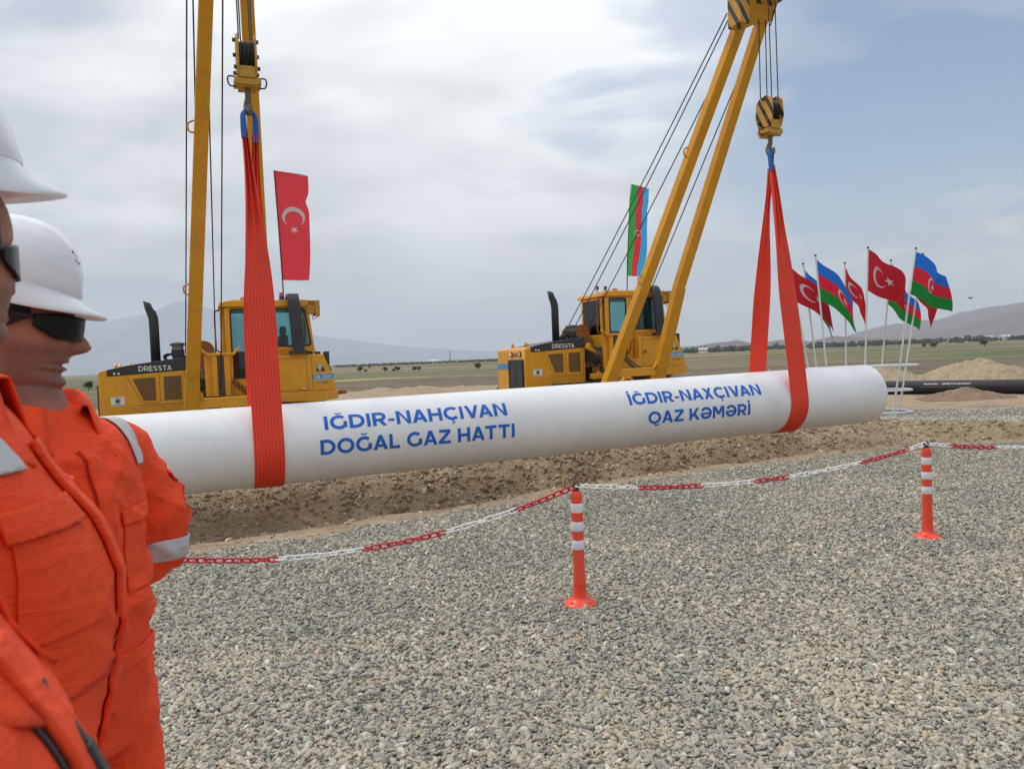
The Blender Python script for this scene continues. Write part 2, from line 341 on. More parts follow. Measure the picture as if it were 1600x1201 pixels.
def glyph_strokes(ch, t):
    """block capitals drawn as strokes: returns (list of closed polygons, advance width); cap height 1"""
    h = t/2; P = []
    def line(x0, y0, x1, y1, w=t):
        d = Vector((x1-x0, y1-y0)).normalized(); n = Vector((-d.y, d.x))*w/2
        P.append([(x0-n.x, y0-n.y), (x1-n.x, y1-n.y), (x1+n.x, y1+n.y), (x0+n.x, y0+n.y)])
    def diag(x0, y0, x1, y1, w=t):
        q = w*math.hypot(x1-x0, y1-y0)/abs(y1-y0)/2; P.append([(x0-q, y0), (x0+q, y0), (x1+q, y1), (x1-q, y1)])
    def poly(pts, w=t):
        n = len(pts); L, Rr = [], []
        for i, (x, y) in enumerate(pts):
            a = pts[max(i-1, 0)]; b = pts[min(i+1, n-1)]; d = Vector((b[0]-a[0], b[1]-a[1])).normalized(); q = Vector((-d.y, d.x))*w/2
            L.append((x+q.x, y+q.y)); Rr.append((x-q.x, y-q.y))
        for i in range(n-1): P.append([Rr[i], Rr[i+1], L[i+1], L[i]])
    def arc(cx, cy, rx, ry, a0, a1, k=26): return [(cx+rx*math.cos(math.radians(a0+(a1-a0)*i/k)), cy+ry*math.sin(math.radians(a0+(a1-a0)*i/k))) for i in range(k+1)]
    R = .5-h+.012
    def oc(a0, a1, cx=.5): poly(arc(cx, .5, R+.005, R, a0, a1, 36))
    if ch in 'Iİ1':
        line(h, 0, h, 1); w = t
        if ch == 'İ': line(h, 1.09, h, 1.25)
    elif ch == 'D': line(h, 0, h, 1); poly([(t, 1-h), (.36, 1-h)]+arc(.37, .5, .42, .5-h, 88, -88, 26)+[(.36, h), (t, h)]); w = .88
    elif ch in 'GĞCÇ':
        if ch in 'GĞ': oc(48, 322); line(.845, .10, .845, .53); w = .95
        else: oc(46, 314); w = .88
        if ch == 'Ğ': poly(arc(.5, 1.27, .16, .145, 195, 345, 16), .085)
        if ch == 'Ç': line(.5, -.10, .5, .02, .09); poly(arc(.49, -.175, .095, .075, 80, -130, 12), .07)
    elif ch in 'OQ0':
        if ch == '0': poly(arc(.36, .5, .30, R, 90, 450, 36)); w = .74
        else: oc(0, 360); w = 1.0
        if ch == 'Q': poly([(.50, -.02), (.60, -.13), (.76, -.15), (.90, -.06)], .12)
    elif ch == 'R': line(h, 0, h, 1); poly([(t, 1-h), (.42, 1-h)]+arc(.43, .655, .26, .345-h, 88, -88, 18)+[(.42, .31+h), (t, .31+h)]); diag(.70, 0, .46, .34, t*.95); w = .80
    elif ch == 'P': line(h, 0, h, 1); poly([(t, 1-h), (.42, 1-h)]+arc(.43, .64, .26, .36-h, 88, -88, 18)+[(.42, .28+h), (t, .28+h)]); w = .76
    elif ch == 'B': line(h, 0, h, 1); poly([(t, 1-h), (.42, 1-h)]+arc(.42, .745, .22, .255-h, 88, -88, 14)+[(.42, .49+h), (t, .49+h)]); poly([(t, .49+h*.6), (.45, .49+h*.6)]+arc(.45, .285, .25, .285-h, 88, -88, 14)+[(.42, h), (t, h)]); w = .80
    elif ch == '-': line(0, .36, .36, .36, t*.85); w = .36
    elif ch == '_': line(0, .36, .9, .36, t*.85); w = .7
    elif ch == 'N': line(h, 0, h, 1); line(.86-h, 0, .86-h, 1); P.append([(t, 1), (t, .74), (.86-t, 0), (.86-t, .26)]); w = .86
    elif ch == 'A': diag(h*1.1, 0, .46, 1); diag(.92-h*1.1, 0, .46, 1); line(.24, .285, .68, .285, t*.85); w = .92
    elif ch == 'V': diag(.45, 0, h*1.1, 1); diag(.45, 0, .90-h*1.1, 1); w = .90
    elif ch == 'H': line(h, 0, h, 1); line(.84-h, 0, .84-h, 1); line(t, .5, .84-t, .5); w = .84
    elif ch == 'T': line(0, 1-h, .80, 1-h); line(.40, 0, .40, 1-t); w = .80
    elif ch == 'Z': line(.04, 1-h, .78, 1-h); line(.0, h, .80, h); diag(.14, t, .66, 1-t); w = .80
    elif ch == 'L': line(h, 0, h, 1); line(t, h, .66, h); w = .66
    elif ch == 'E': line(h, 0, h, 1); line(t, h, .70, h); line(t, 1-h, .68, 1-h); line(t, .5, .62, .5); w = .70
    elif ch == 'X': diag(h*1.2, 0, .78-h*1.2, 1); diag(.78-h*1.2, 0, h*1.2, 1); w = .80
    elif ch == 'K': line(h, 0, h, 1); diag(.30, .40, .72, 1); diag(.76, 0, .38, .56); diag(t+.02, .28, .40, .56); w = .82
    elif ch == 'M': line(h, 0, h, 1); line(1.0-h, 0, 1.0-h, 1); diag(.5, .30, t*.8, 1); diag(.5, .30, 1-t*.8, 1); w = 1.0
    elif ch == 'U': poly([(h, 1), (h, .4)]+arc(.40, .36, .40-h, .36-h*.8, 180, 360, 18)+[(.80-h, .4), (.80-h, 1)]); w = .80
    elif ch == 'Ə': poly(arc(.46, .5, R-.02, R, 150, -176, 36)); line(.06, .46, .84, .46, t*.85); w = .92
    elif ch == 'S': poly(arc(.36, .735, .27, .265-h, 30, 250, 20)+arc(.37, .265, .29, .265-h, 78, -150, 20)); w = .73
    elif ch == '3': poly(arc(.33, .735, .26, .265-h, 150, -80, 18)); poly(arc(.33, .275, .29, .275-h, 80, -150, 18)); w = .70
    else: w = .34
    return P, w
def text_mesh(body, size=1.0, bold=0.17, cuts=0, shear=0.0):
    """flat stroke lettering in the xy plane, centred on x; successive strokes are stepped by a hair so none are coplanar"""
    bold = .17 if bold < .1 else bold
    bm = BM(); x = 0; kk = 0
    for bi, ch in enumerate(body):
        P, w = glyph_strokes(ch, bold); last = None
        for i, p in enumerate(P):
            kk = (kk+1) % 7
            vs = [bm.verts.new(((x+a)*size, b*size, kk*.00012)) for a, b in p]; bm.faces.new(vs)
        nxt = body[bi+1] if bi+1 < len(body) else ' '
        x += w + (.13 if ch != ' ' else .0) - (.17 if ch+nxt in ('VA', 'AV') else .10 if ch+nxt in ('TA', 'AT', 'LA') else .04 if 'A' in ch+nxt else 0)
    W_ = (x-.13)*size
    for v in bm.verts: v.co.x -= W_/2
    for f in bm.faces:
        if f.normal.z == 0: f.normal_update()
        if f.normal.z < 0: f.normal_flip()
    if cuts:
        y0 = min(v.co.y for v in bm.verts); y1 = max(v.co.y for v in bm.verts)
        for i in range(1, cuts):
            geo = bm.verts[:]+bm.edges[:]+bm.faces[:]
            bmesh.ops.bisect_plane(bm, geom=geo, plane_co=(0, y0+(y1-y0)*i/cuts, 0), plane_no=(0, 1, 0))
    return bm, W_
def thicken(bm, vec):
    """close flat lettering into a thin solid by adding a raised copy"""
    for v in bm.verts: v.co += Vector(vec)
def lettering(name, body, parent, material, mtx, size, width=None, bold=0.012, depth=0.003, label=None):
    bm, w = text_mesh(body, size, bold)
    if width: bmesh.ops.scale(bm, vec=(width/w, 1, 1), verts=bm.verts[:])
    thicken(bm, (0, 0, depth)); bm.transform(mtx)
    o = obj(name, bm, material, parent, smooth=None)
    if label: o['label'] = label
    return o
def copy_tree(o, parent=None):
    c = o.copy(); COL.objects.link(c)
    if parent is not None: c.parent = parent
    for ch in list(o.children): copy_tree(ch, c)
    return c
def side_mtx(x, y, z):   # text plane standing on the near (−y) side, reading along +x
    return Matrix.Translation((x, y, z)) @ Matrix.Rotation(PI/2, 4, 'X')

# ------------------------------------------------------------------ ground
N1 = [(-12, 7.0), (-3, 7.0), (-.27, 7.14), (.92, 7.28), (3.09, 7.79), (4.97, 8.16), (7.14, 8.34), (9.58, 8.36), (11.64, 7.82), (14, 7.0), (17, 6.1), (24, 4.6)]
N2 = [(-12, 10.75), (-.36, 10.77), (6, 11.3), (13.0, 11.83), (13.7, 10.7), (14.3, 9.4), (15.2, 8.5), (17, 7.3), (24, 5.4)]
N3 = [(-40, 14.5), (12, 13.6), (15.14, 13.37), (17.24, 11.57), (22, 9.0), (40, 4.0)]
def ip(tab, a): return np.interp(a, [p[0] for p in tab], [p[1] for p in tab])
def vnoise(x, y, s, seed=0):
    """cheap smooth value noise on arrays"""
    x = x/s + seed*17.3; y = y/s + seed*5.7
    xi = np.floor(x); yi = np.floor(y); fx = x-xi; fy = y-yi
    fx = fx*fx*(3-2*fx); fy = fy*fy*(3-2*fy)
    def h(i, j):
        v = np.sin(i*127.1 + j*311.7 + seed*74.7)*43758.5453; return v-np.floor(v)
    return (h(xi, yi)*(1-fx)+h(xi+1, yi)*fx)*(1-fy) + (h(xi, yi+1)*(1-fx)+h(xi+1, yi+1)*fx)*fy
def sst(e0, e1, v):
    t = np.clip((v-e0)/(e1-e0), 0, 1); return t*t*(3-2*t)
def ground_z(x, y, detail=True):
    x = np.asarray(x, float); y = np.asarray(y, float)
    a = x*AX.x + y*AX.y; n = x*NX.x + y*NX.y
    dist = np.hypot(x, y)
    wob = (vnoise(a, n, 1.1, 3)-.5)*.16 + (vnoise(a, n, .3, 4)-.5)*.08
    n1 = ip(N1, a) + .30 + wob; n2 = ip(N2, a) + wob*1.2
    t = (n-n1)/(n2-n1)
    w = np.clip((n2-n1)/3.2, 0.12, 1)
    D = .52*w
    dn = -D*(sst(0, .42, t) - sst(.58, 1.0, t)**0.85)
    inside = ((t > 0) & (t < 1))
    z = np.where(inside, dn, 0.0)
    soil = soil_mask(a, n)
    near = dist < 34
    if detail:
        r = (vnoise(x, y, .25, 1)-.5)*.035 + (vnoise(x, y, .11, 2)-.5)*.022 + (vnoise(x, y, .6, 5)-.5)*.12
        wall = sst(.55, .7, t)*(t < 1.02)
        z = z + soil*near*r*(0.35+0.95*wall)
    z = z + .012*(vnoise(x, y, 1.7, 6)-.5)*near
    z = z + .13*sst(3.0, 6.5, a)*sst(12.9, 14.2, n)*(1-sst(13, 16, a))   # pad under the right hand machine
    # spoil ground rising a little behind, then the drop to the plain
    z = z - 2.0*sst(42, 95, dist)*np.where(y > 0, 1, .4)
    z = z + (vnoise(x, y, 9, 8)-.5)*.25*sst(30, 60, dist)
    return z
def soil_mask(a, n):
    wob = (vnoise(a, n, .5, 11)-.5)*.22 + (vnoise(a, n, .13, 12)-.5)*.12
    n1 = ip(N1, a)+wob; n2 = ip(N2, a)+.10+wob; n3 = ip(N3, a)+wob*2
    m = sst(-.06, .06, n-n1)*sst(-.05, .05, n2-n)
    return np.maximum(m, sst(-.15, .15, n-n3))
def axis_vals(lo, hi, step, far, k=1.16):
    v = list(np.arange(lo, hi+1e-6, step)); s = step; p = v[-1]; out = []
    while p < far: s *= k; p += s; out.append(p)
    s = step; q = v[0]; pre = []
    while q > -far: s *= k; q -= s; pre.append(q)
    return np.array(pre[::-1] + v + out)
av = axis_vals(-3.5, 19, .055, 11000); nv = axis_vals(5.4, 13.9, .05, 11000)
AA, NN = np.meshgrid(av, nv, indexing='ij')
GX = AA*AX.x + NN*NX.x; GY = AA*AX.y + NN*NX.y
GZ = ground_z(GX, GY)
ni, nj = GX.shape
idx = np.arange(ni*nj).reshape(ni, nj)
gf = np.stack([idx[:-1, :-1], idx[1:, :-1], idx[1:, 1:], idx[:-1, 1:]], -1).reshape(-1, 4)

def ground_mat():
    m = bpy.data.materials.new('ground'); m.use_nodes = True; t = m.node_tree; b = t.nodes['Principled BSDF']
    tc = N(t, 'ShaderNodeTexCoord'); v = tc.outputs['Object']
    at = N(t, 'ShaderNodeAttribute', attribute_name='soil'); af = N(t, 'ShaderNodeAttribute', attribute_name='field')
    def noi(scale, det=6.0, ro=.6, vec=v):
        n = N(t, 'ShaderNodeTexNoise', inp={'Scale': scale, 'Detail': det, 'Roughness': ro}); t.links.new(vec, n.inputs['Vector']); return n.outputs[0]
    # gravel seen between and beyond the loose stones
    vo = N(t, 'ShaderNodeTexVoronoi', inp={'Scale': 36.0, 'Randomness': 1.0}); t.links.new(v, vo.inputs['Vector'])
    cs = N(t, 'ShaderNodeSeparateColor'); t.links.new(vo.outputs['Color'], cs.inputs[0])
    gc = ramp(t, cs.outputs[0], [(0.0, (.27, .27, .24)), (.3, (.38, .37, .31)), (.55, (.45, .43, .35)), (.8, (.50, .45, .36)), (1, (.58, .55, .48))])
    edge = ramp(t, vo.outputs['Distance'], [(.25, g(1)), (.62, g(.35))])
    gc = mixc(t, 1.0, gc, edge, 'MULTIPLY')
    gc = mixc(t, 1.0, gc, ramp(t, noi(.8), [(.3, g(.85)), (.7, g(1.12))]), 'MULTIPLY')
    # soil
    s1 = noi(2.2); s2 = noi(16.0, 8.0, .7)
    sc = ramp(t, s1, [(.3, (.31, .225, .14)), (.5, (.375, .28, .18)), (.7, (.46, .37, .255))])
    sc = mixc(t, 1.0, sc, ramp(t, s2, [(.3, g(.72)), (.5, g(1.0)), (.72, g(1.25))]), 'MULTIPLY')
    c = mixc(t, at.outputs['Fac'], gc, sc)
    # fields: patches stretched across the view, with tracks and stubble
    mp = N(t, 'ShaderNodeMapping', inp={'Scale': (.010, .045, 1), 'Rotation': (0, 0, .16)}); t.links.new(v, mp.inputs[0])
    vf = N(t, 'ShaderNodeTexVoronoi', inp={'Scale': 1.0, 'Randomness': .9}); 
    wn = N(t, 'ShaderNodeTexNoise', inp={'Scale': 2.5, 'Detail': 4.0}); t.links.new(mp.outputs[0], wn.inputs['Vector'])
    ad = N(t, 'ShaderNodeVectorMath', operation='MULTIPLY_ADD'); t.links.new(wn.outputs['Color'], ad.inputs[0]); ad.inputs[1].default_value = (.5, .5, .5); t.links.new(mp.outputs[0], ad.inputs[2])
    t.links.new(ad.outputs[0], vf.inputs['Vector'])
    cf = N(t, 'ShaderNodeSeparateColor'); t.links.new(vf.outputs['Color'], cf.inputs[0])
    fc = ramp(t, cf.outputs[0], [(0, (.155, .125, .08)), (.2, (.20, .16, .10)), (.34, (.12, .135, .055)), (.5, (.085, .12, .04)), (.62, (.15, .15, .065)), (.74, (.28, .23, .11)), (.82, (.15, .115, .075)), (.93, (.36, .29, .10))], 'CONSTANT')
    m2 = N(t, 'ShaderNodeMapping', inp={'Scale': (.02, .16, 1), 'Rotation': (0, 0, .1)}); t.links.new(v, m2.inputs[0])
    streak = noi(1.0, 8.0, .65, m2.outputs[0])
    fc = mixc(t, 1.0, fc, ramp(t, streak, [(.3, g(.70)), (.5, g(1.0)), (.7, g(1.3))]), 'MULTIPLY')
    fc = mixc(t, 1.0, fc, ramp(t, noi(.35, 9.0, .75), [(.35, g(.62)), (.5, g(1.0)), (.68, g(1.35))]), 'MULTIPLY')
    c = mixc(t, af.outputs['Fac'], c, fc)
    t.links.new(c, b.inputs['Base Color']); b.inputs['Roughness'].default_value = .95
    b.inputs['Specular IOR Level'].default_value = .2
    hh = mth(t, 'ADD', mth(t, 'MULTIPLY', vo.outputs['Distance'], mth(t, 'SUBTRACT', mth(t, 'MULTIPLY', at.outputs['Fac'], 1.0), 1.0)), mth(t, 'MULTIPLY', s2, mth(t, 'MULTIPLY', at.outputs['Fac'], 2.2)))
    bp = N(t, 'ShaderNodeBump', inp={'Strength': .9, 'Distance': .02}); t.links.new(hh, bp.inputs['Height']); t.links.new(bp.outputs[0], b.inputs['Normal'])
    return m
ground = np_mesh('ground', np.stack([GX, GY, GZ], -1).reshape(-1, 3), gf, ground_mat()); tag(ground, kind='structure')
def set_attr(o, name, arr):
    at = o.data.attributes.new(name, 'FLOAT', 'POINT'); at.data.foreach_set('value', np.asarray(arr, dtype=np.float32).ravel())
set_attr(ground, 'soil', soil_mask(AA, NN))
dd = np.hypot(GX, GY) + (vnoise(GX, GY, 6, 21)-.5)*8
set_attr(ground, 'field', sst(36, 40, dd))

# ---- loose stones: points in a mesh, one instanced stone per point (nobody could count them)
def stone_field(name, pts, smin, smax, cols, flat=.55, seed=1, power=3.4):
    me = bpy.data.meshes.new(name); me.vertices.add(len(pts)); me.vertices.foreach_set('co', np.asarray(pts, np.float32).ravel())
    o = bpy.data.objects.new(name, me); COL.objects.link(o)
    m = bpy.data.materials.new(name); m.use_nodes = True; t = m.node_tree; b = t.nodes['Principled BSDF']
    oi = N(t, 'ShaderNodeObjectInfo'); tc = N(t, 'ShaderNodeTexCoord')
    c = ramp(t, oi.outputs['Random'], cols)
    n = N(t, 'ShaderNodeTexNoise', inp={'Scale': 2.5, 'Detail': 4.0}); t.links.new(tc.outputs['Object'], n.inputs['Vector'])
    c = mixc(t, 1.0, c, ramp(t, n.outputs[0], [(.3, g(.82)), (.7, g(1.15))]), 'MULTIPLY')
    n2 = N(t, 'ShaderNodeTexNoise', inp={'Scale': .9, 'Detail': 3.0}); t.links.new(oi.outputs['Location'], n2.inputs['Vector'])
    c = mixc(t, 1.0, c, ramp(t, n2.outputs[0], [(.35, (.86, .86, .84)), (.65, (1.08, 1.04, .97))]), 'MULTIPLY')
    t.links.new(c, b.inputs['Base Color']); b.inputs['Roughness'].default_value = .85; b.inputs['Specular IOR Level'].default_value = .25
    me.materials.append(m)
    gt = bpy.data.node_groups.new(name, 'GeometryNodeTree')
    gt.interface.new_socket('Geometry', in_out='INPUT', socket_type='NodeSocketGeometry'); gt.interface.new_socket('Geometry', in_out='OUTPUT', socket_type='NodeSocketGeometry')
    gi = gt.nodes.new('NodeGroupInput'); go = gt.nodes.new('NodeGroupOutput'); L = gt.links.new
    gti = gt.nodes.new('GeometryNodeGeometryToInstance')
    for k in range(6):
        ico = gt.nodes.new('GeometryNodeMeshIcoSphere'); ico.inputs['Radius'].default_value = 1; ico.inputs['Subdivisions'].default_value = 2
        ns = gt.nodes.new('ShaderNodeTexNoise'); ns.noise_dimensions = '4D'; ns.inputs['W'].default_value = k*3.7+seed; ns.inputs['Scale'].default_value = .9; ns.inputs['Detail'].default_value = 1.0
        sub = gt.nodes.new('ShaderNodeVectorMath'); sub.operation = 'SUBTRACT'; L(ns.outputs['Color'], sub.inputs[0]); sub.inputs[1].default_value = (.5, .5, .5)
        mul = gt.nodes.new('ShaderNodeVectorMath'); mul.operation = 'MULTIPLY'; L(sub.outputs[0], mul.inputs[0]); mul.inputs[1].default_value = (2.1, 2.1, 1.5)
        sp = gt.nodes.new('GeometryNodeSetPosition'); L(ico.outputs['Mesh'], sp.inputs['Geometry']); L(mul.outputs[0], sp.inputs['Offset'])
        sm = gt.nodes.new('GeometryNodeSetShadeSmooth'); L(sp.outputs[0], sm.inputs[0])
        tr = gt.nodes.new('GeometryNodeTransform'); L(sm.outputs[0], tr.inputs['Geometry']); tr.inputs['Scale'].default_value = (1.05+.22*(k % 3), .80, flat)
        st = gt.nodes.new('GeometryNodeSetMaterial'); st.inputs['Material'].default_value = m; L(tr.outputs[0], st.inputs[0])
        L(st.outputs[0], gti.inputs[0])
    iop = gt.nodes.new('GeometryNodeInstanceOnPoints'); iop.inputs['Pick Instance'].default_value = True
    L(gi.outputs[0], iop.inputs['Points']); L(gti.outputs[0], iop.inputs['Instance'])
    ri = gt.nodes.new('FunctionNodeRandomValue'); ri.data_type = 'INT'
    ri.inputs[4].default_value = 0; ri.inputs[5].default_value = 5; ri.inputs['Seed'].default_value = seed
    L(ri.outputs[2], iop.inputs['Instance Index'])
    rr = gt.nodes.new('FunctionNodeRandomValue'); rr.data_type = 'FLOAT_VECTOR'; rr.inputs[0].default_value = (-.75, -.75, 0); rr.inputs[1].default_value = (.75, .75, 6.28); rr.inputs['Seed'].default_value = seed+1
    L(rr.outputs[0], iop.inputs['Rotation'])
    rs = gt.nodes.new('FunctionNodeRandomValue'); rs.data_type = 'FLOAT'; rs.inputs[2].default_value = 0; rs.inputs[3].default_value = 1; rs.inputs['Seed'].default_value = seed+2
    pw = gt.nodes.new('ShaderNodeMath'); pw.operation = 'POWER'; L(rs.outputs[1], pw.inputs[0]); pw.inputs[1].default_value = power
    mr = gt.nodes.new('ShaderNodeMapRange'); L(pw.outputs[0], mr.inputs[0]); mr.inputs['To Min'].default_value = smin; mr.inputs['To Max'].default_value = smax
    L(mr.outputs[0], iop.inputs['Scale']); L(iop.outputs[0], go.inputs[0])
    md = o.modifiers.new('stones', 'NODES'); md.node_group = gt
    return tag(o, kind='stuff')
def scatter_xy(count, dmin, dmax, halfw, power=1.0):
    u = rng.random(count); d = dmin + (dmax-dmin)*u**power
    x = (rng.random(count)*2-1)*(halfw*d+.5); return x, d
GCOLS = [(0.0, (.19, .195, .18)), (.10, (.27, .27, .24)), (.28, (.36, .355, .30)), (.5, (.43, .41, .34)), (.66, (.45, .40, .31)), (.8, (.50, .475, .395)), (.9, (.47, .38, .28)), (.97, (.58, .55, .48)), (1.0, (.70, .67, .60))]
gx, gy = scatter_xy(570000, 1.6, 13.5, .96, 1.12)
ga = gx*AX.x+gy*AX.y; gn = gx*NX.x+gy*NX.y
keep = (rng.random(len(gx)) > soil_mask(ga, gn)*.985)
gx, gy = gx[keep], gy[keep]
gz = ground_z(gx, gy) + rng.random(len(gx))*.012 - .001
gravel = stone_field('gravel', np.stack([gx, gy, gz], -1), .0064, .0215, GCOLS, .46, 1, 4.6)
tag(gravel, 'grey and tan river gravel covering the ground in front of the trench', 'gravel')
# gravel strip on the far side of the trench
fa = rng.random(30000)*24-4; fn = ip(N2, fa)+.1 + rng.random(30000)*(np.maximum(ip(N3, fa)-ip(N2, fa), .3))
fx = fa*AX.x+fn*NX.x; fy = fa*AX.y+fn*NX.y
gravel2 = stone_field('gravel', np.stack([fx, fy, ground_z(fx, fy)+.004], -1), .010, .026, [(p_, tuple(min(.8, q_*1.25+.03) for q_ in c_)) for p_, c_ in GCOLS], .6, 5)
tag(gravel2, 'pale gravel strip beyond the far lip of the trench', 'gravel')
# clods and stones lying in the trench
ra = rng.random(80000)*22-4; rn = ip(N1, ra) + (rng.random(80000)**.8)*(ip(N2, ra)-ip(N1, ra))
tt = (rn-ip(N1, ra))/(ip(N2, ra)-ip(N1, ra)); keep = rng.random(80000) < (.18+.82*sst(.45, .7, tt))*(.35+.9*vnoise(ra, rn, .7, 31)); ra, rn = ra[keep], rn[keep]
rx = ra*AX.x+rn*NX.x; ry = ra*AX.y+rn*NX.y
SCOLS = [(0, (.24, .17, .11)), (.35, (.33, .245, .16)), (.65, (.40, .31, .21)), (.88, (.48, .415, .31)), (1, (.56, .52, .44))]
rub = stone_field('soil_rubble', np.stack([rx, ry, ground_z(rx, ry)+.004], -1), .005, .045, SCOLS, .62, 9, 10.0)
tag(rub, 'brown clods and stones lying on the trench slope', 'rubble')

# ------------------------------------------------------------------ distant relief
def az_of(px): return (px-800)/1180
def hor(px): return 558.05 - .04016*(px-800)
def ridge(name, prof, D, depth, material, seed=0, jag=.05, n_az=260, n_r=40, base=-2.5, rug=0.0):
    """prof: list of (tan azimuth, height in metres) for the crest of a hill chain at distance D"""
    ta = np.linspace(prof[0][0], prof[-1][0], n_az); hh = np.interp(ta, [p[0] for p in prof], [p[1] for p in prof])
    # soften kinks of the crest line
    kern = np.ones(5)/5; hh = np.convolve(np.pad(hh, 2, 'edge'), kern, 'valid')
    rr = np.linspace(-1, 1, n_r)
    TA, RR = np.meshgrid(ta, rr, indexing='ij'); H = np.repeat(hh[:, None], n_r, 1)
    Y = D + RR*depth; X = TA*D + 0*RR
    s = depth
    fr = (1-np.abs(vnoise(X, Y, s*.5, seed)*2-1))*.5 + (1-np.abs(vnoise(X, Y, s*.22, seed+1)*2-1))*.3 + (1-np.abs(vnoise(X, Y, s*.1, seed+2)*2-1))*.2
    fall = np.clip(1-np.abs(RR), 0, 1)
    Z = H*fall**(1.05)*(1 + (fr-.62)*(1.1+rug)*(1-fall)) + jag*H*(vnoise(X, Y, s*.09, seed+4)-.5)
    Z = np.maximum(Z*(fall > 0), 0)+base
    Z[:, 0] = base-1; Z[:, -1] = base-1
    ii = np.arange(n_az*n_r).reshape(n_az, n_r)
    f = np.stack([ii[:-1, :-1], ii[1:, :-1], ii[1:, 1:], ii[:-1, 1:]], -1).reshape(-1, 4)
    o = np_mesh(name, np.stack([X, Y, Z], -1).reshape(-1, 3), f, material); return tag(o, kind='structure')
HILL = mat('dry_hill', (.105, .066, .056), .95, var=.25, vscale=.006, dirt=(.11, .10, .07), dscale=.01, damt=.6)
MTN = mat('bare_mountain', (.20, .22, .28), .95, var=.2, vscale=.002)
def prof_px(pts, D): return [(az_of(x), (hor(x)-y)/1180*D + 3.6) for x, y in pts]
ridge('hills', prof_px([(1040, 543), (1090, 540), (1120, 535), (1150, 531), (1172, 536), (1200, 537), (1215, 531), (1235, 529), (1262, 533), (1285, 530), (1306, 524), (1330, 527), (1360, 528), (1400, 530), (1500, 528), (1800, 518)], 2600), 2600, 350, HILL, 1, .12, 420, 50, rug=1.2)
ridge('hills', prof_px([(1240, 536), (1300, 531), (1352, 523), (1380, 513), (1402, 504), (1420, 505), (1440, 500), (1480, 499), (1505, 490), (1540, 480), (1570, 477), (1600, 470), (1680, 455), (1800, 462)], 4300), 4300, 900, HILL, 5, .10, 420, 60, rug=1.4)
ridge('hills', prof_px([(1340, 532), (1420, 526), (1470, 519), (1500, 513), (1530, 503), (1560, 497), (1580, 488), (1610, 484), (1700, 470), (1800, 475)], 3300), 3300, 500, HILL, 9, .16, 420, 60, rug=1.6)
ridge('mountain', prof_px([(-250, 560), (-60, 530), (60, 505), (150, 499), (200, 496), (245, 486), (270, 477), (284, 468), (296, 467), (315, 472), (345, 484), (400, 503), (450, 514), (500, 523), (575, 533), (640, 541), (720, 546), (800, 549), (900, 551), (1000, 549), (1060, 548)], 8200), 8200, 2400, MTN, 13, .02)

# ------------------------------------------------------------------ foliage helpers
LEAF = mat('field_tree_leaves', (.055, .075, .030), .8, var=.35, vscale=1.5)
BARK = mat('bark', (.10, .075, .05), .9)
def leaf_crown(bm, c, r, count, size, squash=.8):
    for _ in range(count):
        d = Vector((random.gauss(0, 1), random.gauss(0, 1), random.gauss(0, 1))).normalized()
        k = random.random()**.4*(.75+.35*mnoise.noise(d*1.7+Vector(c)))
        p = Vector(c)+Vector((d.x*r*k, d.y*r*k, d.z*r*squash*k)); s = size*(.6+random.random()*.8)
        q = Matrix.Rotation(random.random()*6.28, 3, 'Z') @ Matrix.Rotation(random.random()*3.1, 3, 'X')
        bm.faces.new([bm.verts.new(p + q @ Vector(v)*s) for v in ((-.5, -.3, 0), (.5, -.3, .1), (.45, .35, 0), (-.45, .3, -.1))])
def gz1(x, y): return float(ground_z(np.array([x]), np.array([y]), False)[0])
def field_tree(x, y, r, label):
    o = empty('field_tree', (x, y, gz1(x, y)), 0, label, 'tree', 'lone trees out in the fields')
    bm = BM()
    for _ in range(7): 
        leaf_crown(bm, (random.uniform(-.4, .4)*r, random.uniform(-.3, .3)*r, r*random.uniform(.75, 1.25)), r*.62, 60, r*.22)
    obj('crown', bm, LEAF, o, smooth=None)
    bm = BM(); tube(bm, [(0, 0, -.3), (.05*r, 0, r*.5), (0, 0, r*1.1)], [.09*r, .07*r, .03*r], 7); obj('trunk', bm, BARK, o)
def ray_ground(px, py, zz=-2.0):
    d = fw + rt*((px-800)/1180) - up*((py-600.5)/1180); t = (zz-1.62)/d.z; return d.x*t, d.y*t
for px, py, s, lb in [(563, 582.5, 6, 'left tree of the dark pair in the green field right of the left sideboom'), (570.5, 582.5, 4, 'small right tree of the pair nearest the left sideboom'),
        (601, 581.5, 5.5, 'single round tree in the field, fifth of the row counted from the right sideboom'), (615, 581, 4, 'small bush just left of the widest tree in the field row'),
        (621.5, 580.5, 6, 'widest dark tree of the field row between the two sidebooms'), (648, 579.5, 5, 'left tree of the close pair midway between the two sidebooms'), (654, 579.5, 5, 'right tree of the close pair midway between the two sidebooms'),
        (747, 578, 7.5, 'lone dark round tree left of the right sideboom'), (1444, 544, 5, 'small tree in the plain just right of the flags'),
        (1457, 543.3, 5, 'left tree of a close pair in the plain right of the flags'), (1461.5, 543, 6, 'right tree of a close pair in the plain right of the flags'), (1538, 541.5, 8, 'larger lone tree on the plain below the brown hill'),
        (138, 610, 9, 'dark shrub behind the face of the man in sunglasses'), (562, 575.5, 3, 'tiny far tree above the pair near the left sideboom'), (577, 576, 3.5, 'tiny far tree at the edge of the green field')]:
    x, y = ray_ground(px, py); field_tree(x, y, s/1180*y, lb)
